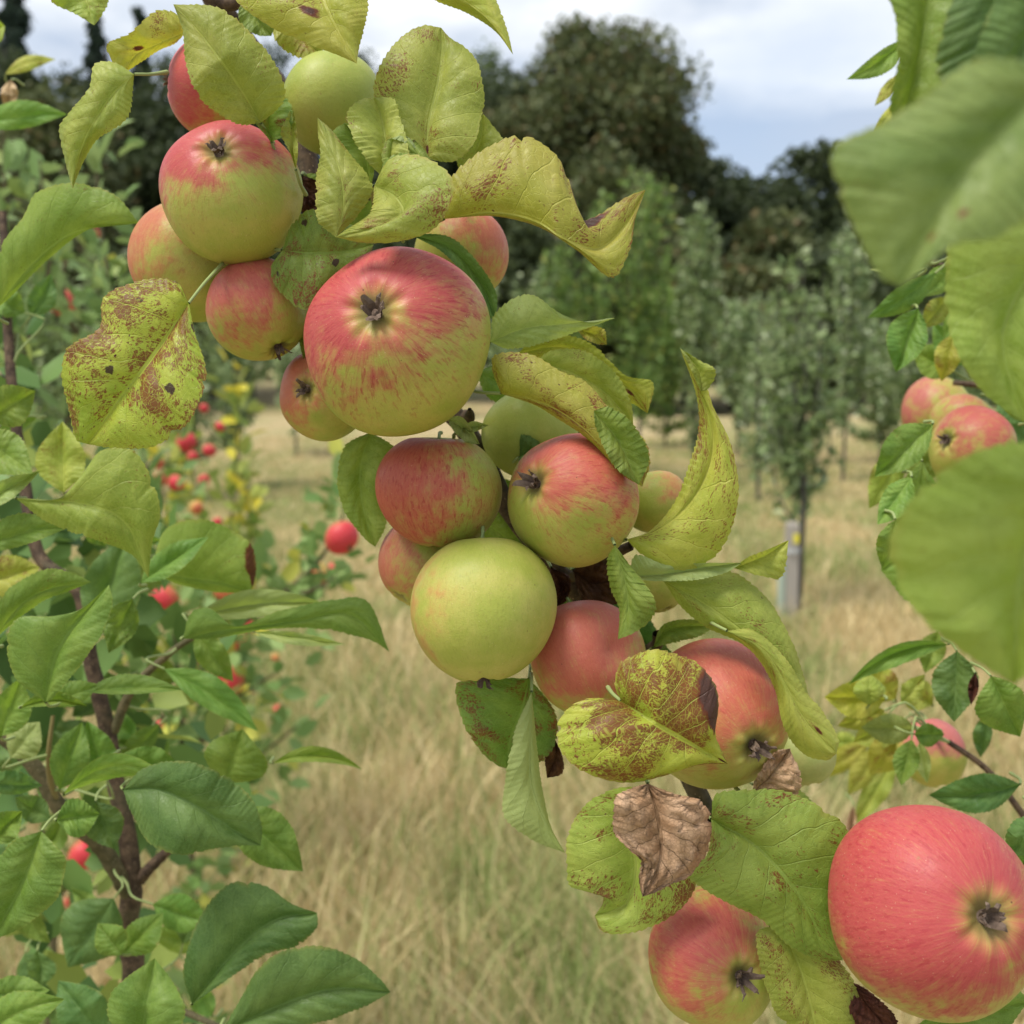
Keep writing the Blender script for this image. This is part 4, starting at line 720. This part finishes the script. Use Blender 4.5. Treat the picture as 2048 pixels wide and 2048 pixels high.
lf([(1420, 1495), (1455, 1460), (1490, 1412)], [(1425, 1470), (1460, 1420)], [(1500, 1500), (1512, 1470)], d=.42, kind='dead', crumple=.8)
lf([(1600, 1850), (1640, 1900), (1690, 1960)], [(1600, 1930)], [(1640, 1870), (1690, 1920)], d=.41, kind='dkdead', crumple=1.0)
lf([(1700, 1960), (1800, 1920), (1940, 1890)], [(1760, 1915), (1850, 1885), (1920, 1868)], [(1780, 1970), (1880, 1960)], d=.41, kind='lime', matkw=dict(rust=.1))
lf([(700, 815), (680, 880), (685, 960), (708, 1032)], [(655, 838), (637, 895), (650, 965), (690, 1018)], [(745, 850), (730, 920), (728, 990)], d=.452, kind='lime', matkw=dict(rust=.1), md=(-4, 0))
lf([(845, 790), (880, 812), (905, 838)], [(868, 785), (890, 808)], [(850, 805), (880, 835)], d=.43, kind='pale', serr=0)
lf([(870, 812), (895, 804), (922, 802)], [(890, 795)], [(895, 815)], d=.43, kind='pale', serr=0)
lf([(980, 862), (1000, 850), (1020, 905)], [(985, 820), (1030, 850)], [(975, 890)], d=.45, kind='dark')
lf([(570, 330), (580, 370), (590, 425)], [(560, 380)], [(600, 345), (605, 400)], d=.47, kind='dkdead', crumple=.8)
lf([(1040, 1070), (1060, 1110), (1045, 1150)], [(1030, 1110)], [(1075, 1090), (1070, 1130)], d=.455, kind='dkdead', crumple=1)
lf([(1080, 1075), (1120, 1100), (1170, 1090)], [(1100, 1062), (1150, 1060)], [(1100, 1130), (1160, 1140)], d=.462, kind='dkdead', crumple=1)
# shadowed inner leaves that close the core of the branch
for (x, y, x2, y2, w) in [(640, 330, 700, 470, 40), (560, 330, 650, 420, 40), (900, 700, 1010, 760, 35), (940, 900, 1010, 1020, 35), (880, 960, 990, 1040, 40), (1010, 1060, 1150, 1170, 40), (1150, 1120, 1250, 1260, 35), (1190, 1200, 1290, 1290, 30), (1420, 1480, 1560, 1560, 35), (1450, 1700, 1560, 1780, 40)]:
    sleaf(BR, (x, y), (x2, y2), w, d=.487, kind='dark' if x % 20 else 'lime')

# ---------------------------------------------------------------- near young tree on the left
YT = thing('young_apple_tree', 'near young apple tree with fresh green leaves filling the lower left', 'tree', None, (0, 0, 0))
tubes('trunk', [([P(255, 2300, .66), P(252, 1950, .655), P(251, 1815, .65), P(240, 1760, .65), P(248, 1680, .65), P(240, 1580, .65), P(219, 1477, .65), P(203, 1380, .65), (P(170, 1240, .65)), P(150, 1120, .65), P(75, 1050, .66), P(45, 900, .67), P(20, 700, .68), P(5, 400, .70)], [.0075, .0078, .0062, .0050, .0042, .0036, .003, .0024], dict(n=110, k=14, rough=.045))], M_BARK, YT)
tubes('branch', [([P(246, 1690, .65), P(190, 1597, .635), P(113, 1525, .62), P(68, 1450, .615), P(-10, 1380, .61), P(-150, 1300, .6)], [.0052, .0048, .004, .0038], dict(n=50, k=12, rough=.05))], M_BARKG, YT)
tubes('branch', [([P(262, 1660, .65), P(290, 1630, .65), P(325, 1597, .65)], [.0038, .0032, .0028], dict(n=16, k=10, rough=.06))], M_BARK, YT)
tubes('branch', [([P(215, 1380, .65), P(250, 1300, .645), P(330, 1225, .64), P(390, 1192, .635), P(440, 1188, .63)], [.003, .0026, .0018, .0012], dict(n=40, k=10, rough=.04))], M_BARKG, YT)
tubes('branch', [([P(113, 1525, .62), P(95, 1470, .61), P(92, 1420, .60), P(100, 1350, .60)], [.002, .0016, .001], dict(n=20, k=8))], M_REDSTALK, YT)
tubes('branch', [([P(252, 1850, .655), P(330, 1900, .62), P(420, 1940, .60)], [.003, .002, .0015], dict(n=20, k=8))], M_BARKG, YT)
SKEL['young_apple_tree'] = np.vstack([spline([P(*p) for p in st], 60) for st in (
    [(252, 1950, .655), (251, 1815, .65), (240, 1760, .65), (248, 1680, .65), (240, 1580, .65), (219, 1477, .65), (203, 1380, .65), (170, 1240, .65), (150, 1120, .65), (75, 1050, .66), (45, 900, .67), (20, 700, .68)],
    [(246, 1690, .65), (190, 1597, .635), (113, 1525, .62), (68, 1450, .615), (-10, 1380, .61)], [(262, 1660, .65), (290, 1630, .65), (325, 1597, .65)], [(215, 1380, .65), (250, 1300, .645), (330, 1225, .64), (390, 1192, .635), (440, 1188, .63)],
    [(113, 1525, .62), (95, 1470, .61), (92, 1420, .60), (100, 1350, .60)], [(252, 1850, .655), (330, 1900, .62), (420, 1940, .60)])])
g = lambda *a, **k: sleaf(YT, *a, **k)
gl = lambda *a, **k: leaf(YT, *a, **k)
gl([(-10, 585), (60, 500), (140, 440), (262, 421)], [(0, 470), (45, 405), (70, 362), (140, 345), (215, 368)], [(20, 560), (90, 490), (170, 432)], d=.50, kind='lime', ld=(-4,), rd=(3,), md=(4, -6))
g((-40, 235), (127, 216), 32, 22, d=.66, kind='green', bow=5); g((10, 140), (105, 112), 14, 14, d=.75, kind='yel', bow=8); g((-25, 60), (10, 50), 26, d=.6, kind='yg')
g((20, 150), (15, 210), 16, d=.7, kind='dead'); g((-20, 790), (67, 738), 42, 40, d=.52, kind='lime'); g((-40, 820), (62, 893), 42, 40, d=.50, kind='lime')
g((-60, 965), (76, 888), 20, 20, d=.50, kind='pale'); g((120, 930), (118, 795), 52, 42, d=.56, kind='yg', rd=(-8,)); g((200, 1030), (160, 970), 22, 22, d=.66, kind='lime')
gl([(30, 940), (150, 950), (235, 985), (280, 1090)], [(130, 938), (160, 890), (190, 852), (245, 848), (285, 895), (303, 970), (288, 1020)], [(90, 985), (180, 1018), (250, 1048), (270, 1075)], d=.485, kind='yg', md=(5, -3, 5), ld=(-3, 0), rd=(3,), matkw=dict(rust=.2), label='broad pale folded leaf with a few brown flecks left of centre')
g((-40, 1040), (130, 996), 38, 22, d=.50, kind='lime', bow=12); g((-30, 1100), (75, 1070), 40, 45, d=.60, kind='yel')
g((175, 1190), (240, 1010), 50, 62, d=.60, kind='dark', ld=(-4,), rd=(-4,)); g((265, 1100), (393, 1013), 30, 22, d=.545, kind='green', rd=(-8,))
gl([(285, 1075), (350, 1090), (420, 1100), (474, 1116)], [(310, 1000), (350, 982), (415, 990), (470, 1025), (484, 1070)], [(330, 1100), (400, 1116), (450, 1118)], d=.565, kind='lime', rd=(4,), ld=(-3,), matkw=dict(patch=((.85, -.95, .13, (.07, .025, .01)),)), label='green leaf with a brown burnt right edge in the left foliage')
gl([(-20, 1215), (40, 1140), (90, 1112), (172, 1098)], [(0, 1130), (50, 1088), (100, 1073), (140, 1082)], [(20, 1180), (80, 1135), (130, 1115)], d=.50, kind='lime', ld=(-3,), rd=(4,))
gl([(86, 1325), (108, 1235), (145, 1175), (206, 1103)], [(30, 1280), (12, 1215), (30, 1168), (100, 1162), (150, 1150)], [(98, 1318), (140, 1270), (190, 1200), (212, 1140)], d=.475, kind='green', ld=(-2,), rd=(-6,), md=(4, 0, -2), label='large green leaf folded to a point at the left border')
gl([(345, 1205), (430, 1188), (560, 1172), (660, 1160), (735, 1230)], [(362, 1155), (395, 1148), (445, 1182), (520, 1155), (610, 1134), (690, 1133)], [(400, 1205), (500, 1188), (600, 1186), (700, 1208)], d=.53, kind='green', ld=(-2,), rd=(2,), md=(5, 0, -5), label='long bright leaf stretching right from the left foliage over the grass')
g((365, 1165), (612, 1138), 30, 22, d=.56, kind='pale', bow=10, under=True); g((480, 1192), (652, 1216), 10, 14, d=.545, kind='pale')
g((368, 1190), (440, 1286), 26, 30, d=.60, kind='lime'); g((250, 1130), (205, 1232), 30, 32, d=.56, kind='lime', crumple=.8); g((160, 1305), (346, 1302), 26, 12, d=.52, kind='green', bow=6)
g((310, 1262), (487, 1380), 34, 26, d=.60, kind='green', bow=8); g((38, 1335), (165, 1332), 18, 10, d=.50, kind='lime', bow=12); g((90, 1328), (190, 1292), 26, 20, d=.52, kind='lime')
g((0, 1390), (40, 1278), 30, 40, d=.53, kind='green'); g((120, 1498), (328, 1476), 24, 22, d=.49, kind='lime', bow=42, ld=(-4,), rd=(6,)); g((215, 1432), (357, 1492), 34, 24, d=.52, kind='green', bow=18)
gl([(232, 1490), (300, 1490), (370, 1520), (440, 1565), (492, 1595)], [(270, 1450), (340, 1436), (410, 1455), (470, 1500), (494, 1555)], [(248, 1535), (285, 1590), (340, 1612), (400, 1602), (450, 1595)], d=.485, kind='dark', ld=(-2,), rd=(-5,), md=(2, -3, 3), NU=120, NV=11, label='large dark green leaf with clear veins left of the grass')
g((440, 1525), (572, 1644), 52, 50, d=.53, kind='green'); g((425, 1478), (458, 1376), 55, 66, d=.56, kind='lime'); g((515, 1440), (684, 1452), 18, 12, d=.56, kind='lime', bow=20)
g((106, 1548), (188, 1535), 36, 38, d=.49, kind='green'); g((180, 1512), (215, 1602), 38, 40, d=.56, kind='dark'); g((95, 1545), (28, 1505), 26, 26, d=.56, kind='dark')
gl([(78, 1568), (50, 1650), (20, 1710), (-15, 1775)], [(20, 1590), (-20, 1650), (-40, 1720)], [(100, 1590), (124, 1625), (110, 1690), (50, 1745)], d=.475, kind='green', ld=(-4,), rd=(-4,))
g((-20, 1590), (42, 1530), 30, 28, d=.50, kind='green'); g((215, 1695), (128, 1825), 58, 62, d=.62, kind='dark'); g((230, 1802), (184, 1742), 32, 34, d=.56, kind='lime'); g((232, 1802), (308, 1722), 30, 34, d=.57, kind='lime', matkw=dict(seed=2))
g((288, 1706), (398, 1742), 36, 36, d=.62, kind='green'); g((345, 1780), (375, 1700), 26, 26, d=.66, kind='dark')
gl([(362, 1895), (440, 1800), (520, 1735), (598, 1722)], [(346, 1830), (375, 1735), (432, 1668), (500, 1672), (552, 1706)], [(420, 1855), (500, 1802), (565, 1782), (598, 1750)], d=.50, kind='dark', ld=(-3,), rd=(-4,), NU=120, NV=11, label='broad dark leaf above the pointed one at the bottom left of the grass')
gl([(418, 1950), (520, 1900), (630, 1865), (737, 1872)], [(450, 1890), (500, 1815), (580, 1783), (670, 1808), (720, 1850)], [(500, 1940), (600, 1930), (690, 1898)], d=.485, kind='dark', ld=(-3,), rd=(-3,), NU=120, NV=11, label='pointed dark green leaf at the bottom edge reaching over the grass')
g((262, 1985), (292, 1808), 72, 72, d=.485, kind='green'); g((-30, 1880), (94, 1868), 34, 26, d=.52, kind='green'); g((-40, 1960), (122, 1885), 40, 40, d=.48, kind='lime', bow=14); g((195, 1960), (110, 1850), 50, 50, d=.56, kind='dark')
g((-30, 1480), (80, 1482), 28, 18, d=.55, kind='dark'); g((112, 1490), (155, 1362), 36, 36, d=.55, kind='green'); g((20, 1430), (75, 1362), 34, 34, d=.58, kind='pale'); g((200, 1470), (165, 1360), 34, 34, d=.60, kind='green')
rs = np.random.default_rng(5)
def filler(t, boxes, d0, d1, size, mat, seed):      # the small inner leaves nobody could count
    r = np.random.default_rng(seed); pos = []
    for (x0, y0, x1, y1, n) in boxes:
        for k in range(n): pos.append(P(r.uniform(x0, x1), r.uniform(y0, y1), r.uniform(d0, d1)))
    pos = np.array(pos); dr = r.normal(size=pos.shape); dr[:, 1] *= .45; dr[:, 2] += .25
    o = scatter('foliage', pos, dr, r.uniform(.7, 1.25, len(pos))*size, mat, t, wid=1.15); o['kind'] = 'stuff'
filler(YT, [(-60, 620, 80, 1000, 26), (-60, 980, 330, 1230, 70), (-60, 1230, 420, 1500, 80), (-60, 1500, 260, 1930, 40), (230, 1400, 440, 1600, 16), (60, 1820, 330, 1990, 34)], .69, .90, .034, fol_mat('young_tree_inner_leaves', (.060, .13, .030), (.16, .27, .06), (.27, .34, .07), .15), 3)
for (x0, y0, x1, y1, n) in ((150, 1230, 420, 1560, 8), (-20, 1000, 330, 1330, 12), (-20, 1330, 330, 1600, 11), (20, 1650, 400, 1930, 9), (-20, 560, 110, 1000, 5)):
    for k in range(n):
        x = rs.uniform(x0, x1); y = rs.uniform(y0, y1); a = rs.uniform(0, 6.28); L = rs.uniform(75, 125)
        g((x, y), (x+L*math.cos(a), y+L*.8*math.sin(a)), rs.uniform(18, 32), rs.uniform(18, 32), bow=rs.uniform(-12, 12), d=rs.uniform(.66, .76), kind=['green', 'dark', 'green', 'lime'][k % 4], NU=48, NV=5)

# ---------------------------------------------------------------- right hand branch
RB = thing('apple_branch', 'blurred close apple branch with large green leaves along the right border', 'branch', None, (0, 0, 0))
tubes('twig', [([P(2020, -160, .40), P(2120, -150, .30), P(2060, -110, .24), P(2012, 20, .19), P(2010, 130, .175)], [.0022, .002, .0015], dict(n=26, k=8)),
     ([P(2060, -110, .24), P(1930, -105, .25), P(1850, -100, .26), P(1760, -85, .27)], [.0015, .0013, .001], dict(n=18, k=8)),
     ([P(2018, 330, .45), P(2090, 360, .34), P(2020, 412, .27)], [.002, .0015, .001], dict(n=16, k=8)),
     ([P(2000, 900, .60), P(2180, 860, .36), P(2110, 850, .26), P(2040, 880, .205)], [.0025, .002, .0012], dict(n=20, k=8)),
     ([P(2000, 1100, .60), P(2120, 1200, .40), P(1960, 1180, .30)], [.0022, .0017, .001], dict(n=20, k=8))], M_BARK, RB)
tubes('wood', [([P(2060, -900, .40), P(2010, -100, .42), P(2020, 300, .45), P(1990, 640, .6), P(1950, 760, .62), P(2000, 1000, .6), P(2010, 1400, .6), P(1990, 1800, .6)], [.005, .005, .004, .004], dict(n=60, k=10, rough=.05)),
     ([P(2005, 1640, .6), P(1932, 1540, .6), P(1862, 1452, .6), P(1790, 1400, .6)], [.0022, .002, .0018, .0015], dict(n=24, k=8)), ([P(1990, 640, .6), P(1900, 560, .6), P(1770, 500, .6), P(1720, 480, .6)], [.003, .0025, .0018], dict(n=24, k=8)),
     ([P(1950, 760, .62), P(1870, 730, .66), P(1800, 722, .68)], [.0024, .002, .0018], dict(n=14, k=8)), ([P(2010, 1400, .6), P(1960, 1360, .6), P(1890, 1345, .6)], [.0015, .0012, .001], dict(n=14, k=8))], M_BARK, RB)
SKEL[RB.name] = np.vstack([spline([P(*p) for p in st], 50) for st in ([(2010, -100, .42), (2020, 300, .45), (1990, 640, .6), (1950, 760, .62), (2000, 1000, .6), (2010, 1400, .6), (1990, 1800, .6)],
    [(2005, 1640, .6), (1932, 1540, .6), (1862, 1452, .6), (1790, 1400, .6)], [(1990, 640, .6), (1900, 560, .6), (1770, 500, .6), (1720, 480, .6)], [(2010, 1400, .6), (1960, 1360, .6), (1890, 1345, .6)])])
q = lambda *a, **k: sleaf(RB, *a, **k); ql = lambda *a, **k: leaf(RB, *a, **k)
ql([(2010, 130), (1880, 250), (1780, 380), (1700, 542)], [(1850, 110), (1760, 175), (1660, 235), (1585, 268), (1576, 330), (1610, 430), (1660, 520)], [(2010, 330), (1900, 440), (1800, 462), (1740, 510)], d=.175, kind='dusty', md=(2, 0, 0), ld=(-4, 2), rd=(-4,), wave=.6, matkw=dict(rust=.05, vein=.5, patch=((.80, .22, .012, (.25, .10, .05)), (.66, .35, .015, (.25, .10, .05)))), label='very blurred broad green leaf close to the lens at the upper right')
ql([(1760, -80), (1740, 60), (1720, 160), (1690, 262)], [(1660, -60), (1688, 30), (1692, 120), (1680, 200)], [(1900, -60), (1880, 60), (1820, 160), (1740, 240)], d=.27, kind='lime')
ql([(1860, -90), (1880, 40), (1900, 200)], [(1820, -40), (1775, 60), (1770, 140), (1830, 210)], [(2000, -40), (2010, 120)], d=.255, kind='dark')
ql([(2010, -60), (1930, 80), (1830, 260)], [(1880, 0), (1840, 100), (1800, 200)], [(2020, 120), (1930, 240)], d=.235, kind='dark', ld=(-5,))
q((1710, 72), (1597, 150), 24, 16, bow=8, d=.55, kind='lime'); q((1700, 140), (1650, 200), 12, 12, d=.6, kind='yel'); q((1700, 190), (1645, 262), 14, 12, d=.6, kind='yel')
ql([(2020, 410), (1940, 520), (1890, 640), (1935, 800)], [(1900, 400), (1800, 445), (1785, 540), (1795, 640), (1850, 735)], [(2030, 600), (2000, 720)], d=.27, kind='backlit', ld=(-4,), matkw=dict(rust=0.05, vein=.9), label='large bright leaf cut by the right border above the apple cluster')
ql([(2040, 880), (1960, 980), (1925, 1110), (1912, 1292)], [(1940, 835), (1850, 850), (1740, 920), (1690, 1010), (1690, 1090), (1735, 1165), (1830, 1240)], [(2060, 1060), (2000, 1220)], d=.205, kind='backlit', ld=(-7,), rd=(-6,), matkw=dict(rust=.15, seed=4, vein=.9), label='huge blurred green leaf with a few rusty dots in the right foreground')
ql([(1960, 1180), (1800, 1120), (1690, 1060), (1662, 1075)], [(1850, 1040), (1720, 1000)], [(1850, 1200), (1720, 1140)], d=.30, kind='lime')
q((1765, 515), (1636, 600), 26, 22, d=.56, kind='green', bow=6); q((1732, 582), (1690, 702), 36, 40, d=.55, kind='green', ld=(-7,)); q((1745, 505), (1640, 508), 10, 8, d=.56, kind='pale'); q((1800, 630), (1776, 720), 24, 26, d=.6, kind='yel')
q((1790, 560), (1740, 620), 22, 22, d=.6, kind='yg'); q((1800, 500), (1742, 560), 24, 24, d=.58, kind='lime'); q((1850, 520), (1780, 640), 40, 30, d=.62, kind='lime'); q((1810, 600), (1830, 700), 26, 26, d=.62, kind='lime')
q((1760, 800), (1650, 900), 34, 40, d=.52, kind='lime'); q((1720, 900), (1655, 990), 34, 26, d=.50, kind='green'); q((1740, 870), (1690, 1000), 30, 30, d=.53, kind='lime', bow=10); q((1760, 960), (1700, 1060), 40, 40, d=.52, kind='green'); q((1690, 980), (1668, 1082), 26, 26, d=.48, kind='lime')
for (a, b_, c, e, w, k) in ((1790, 880, 1690, 860, 34, 'lime'), (1780, 930, 1680, 930, 40, 'green'), (1740, 1000, 1700, 1100, 34, 'lime'), (1700, 850, 1640, 960, 30, 'yg'), (1800, 700, 1720, 660, 34, 'lime'), (1820, 690, 1760, 610, 30, 'green'), (1880, 700, 1820, 640, 36, 'lime'), (1790, 980, 1720, 920, 40, 'yg'), (1900, 860, 1860, 780, 30, 'green'), (1690, 1320, 1630, 1260, 34, 'yel'), (1700, 1360, 1610, 1400, 34, 'yg'), (1760, 1330, 1700, 1290, 30, 'yg'), (1700, 1390, 1640, 1460, 34, 'yel')): q((a, b_), (c, e), w, d=.64, kind=k)
q((1885, 750), (1935, 850), 34, 26, d=.6, kind='dark'); q((1940, 790), (1895, 772), 10, 10, d=.56, kind='lime')
q((1790, 1215), (1600, 1292), 24, 14, bow=-22, d=.55, kind='green', ld=(-5,)); q((1770, 1190), (1745, 1270), 26, 26, d=.62, kind='lime')
q((1670, 1320), (1555, 1315), 38, 34, d=.58, kind='yel', matkw=dict(rust=.2)); q((1640, 1330), (1640, 1270), 30, 30, d=.57, kind='yg'); q((1700, 1325), (1745, 1272), 18, 20, d=.6, kind='yg'); q((1670, 1340), (1580, 1370), 22, 22, d=.59, kind='yel')
q((1806, 1228), (1800, 1362), 42, 46, d=.52, kind='dark', ld=(-8,)); q((1840, 1270), (1832, 1330), 10, 10, d=.51, kind='dkdead'); q((1870, 1275), (1925, 1390), 40, 55, d=.50, kind='lime'); q((1935, 1330), (1860, 1300), 30, 24, d=.52, kind='lime')
q((1728, 1375), (1624, 1372), 30, 26, d=.58, kind='pale'); q((1725, 1385), (1782, 1385), 20, 24, d=.56, kind='green'); q((1720, 1395), (1700, 1482), 24, 26, d=.57, kind='lime'); q((1735, 1400), (1750, 1478), 14, 16, d=.575, kind='pale')
q((1925, 1480), (1752, 1500), 34, 38, bow=10, d=.52, kind='dark'); q((1860, 1350), (1850, 1430), 16, 20, d=.6, kind='dark'); q((1960, 1540), (1900, 1620), 34, 34, d=.45, kind='dark'); q((1960, 1590), (1905, 1660), 26, 26, d=.46, kind='green')
for (a, b_, c, e, w, k) in ((1640, 1400, 1530, 1470, 22, 'yel'), (1660, 1410, 1600, 1500, 26, 'yel'), (1690, 1430, 1610, 1560, 24, 'yg'), (1620, 1400, 1560, 1400, 20, 'yg'), (1610, 1520, 1600, 1610, 10, 'dead')): q((a, b_), (c, e), w, d=.82, kind=k)
GR = 'apples on the right hand branch'
apple('apple', 'blurred pink and green apple, leftmost of the three at the right', 1765, 778, 66, .72, (-.5, -.7, .2), group=GR, seed=31, H=1.0, bdir=(-.7, .5, .4), amt=.48, streak=.3, calyx=False, red=(.42, .08, .09))
apple('apple', 'blurred apple squeezed between the other two at the right', 1816, 800, 60, .68, (-.3, -.7, .4), group=GR, seed=32, bdir=(-.4, .8, .3), amt=.40, streak=.3, calyx=False, red=(.42, .10, .08))
apple('apple', 'blurred red apple with a dark eye, lowest of the three at the right', 1832, 845, 82, .60, (-.78, .25, .55), group=GR, seed=33, bdir=(-.1, .7, .6), amt=.50, streak=.4, red=(.44, .07, .075))
apple('apple', 'small apple with a pink upper half and green lower half behind the thin twig', 1757, 1420, 62, .63, (.3, -.8, .3), group=GR, seed=34, H=1.05, bdir=(.1, 1, .1), amt=.45, streak=.1, soft=1.1, calyx=False, red=(.5, .12, .13))

def rebase(t, p):                       # put the Empty at the foot of its wood
    p = Vector(p)
    for c in t.children: c.location = c.location-p
    t.location = p
rebase(BR, P(400, -10, .49)); rebase(YT, P(255, 2300, .66)); rebase(RB, P(1990, 1800, .6))
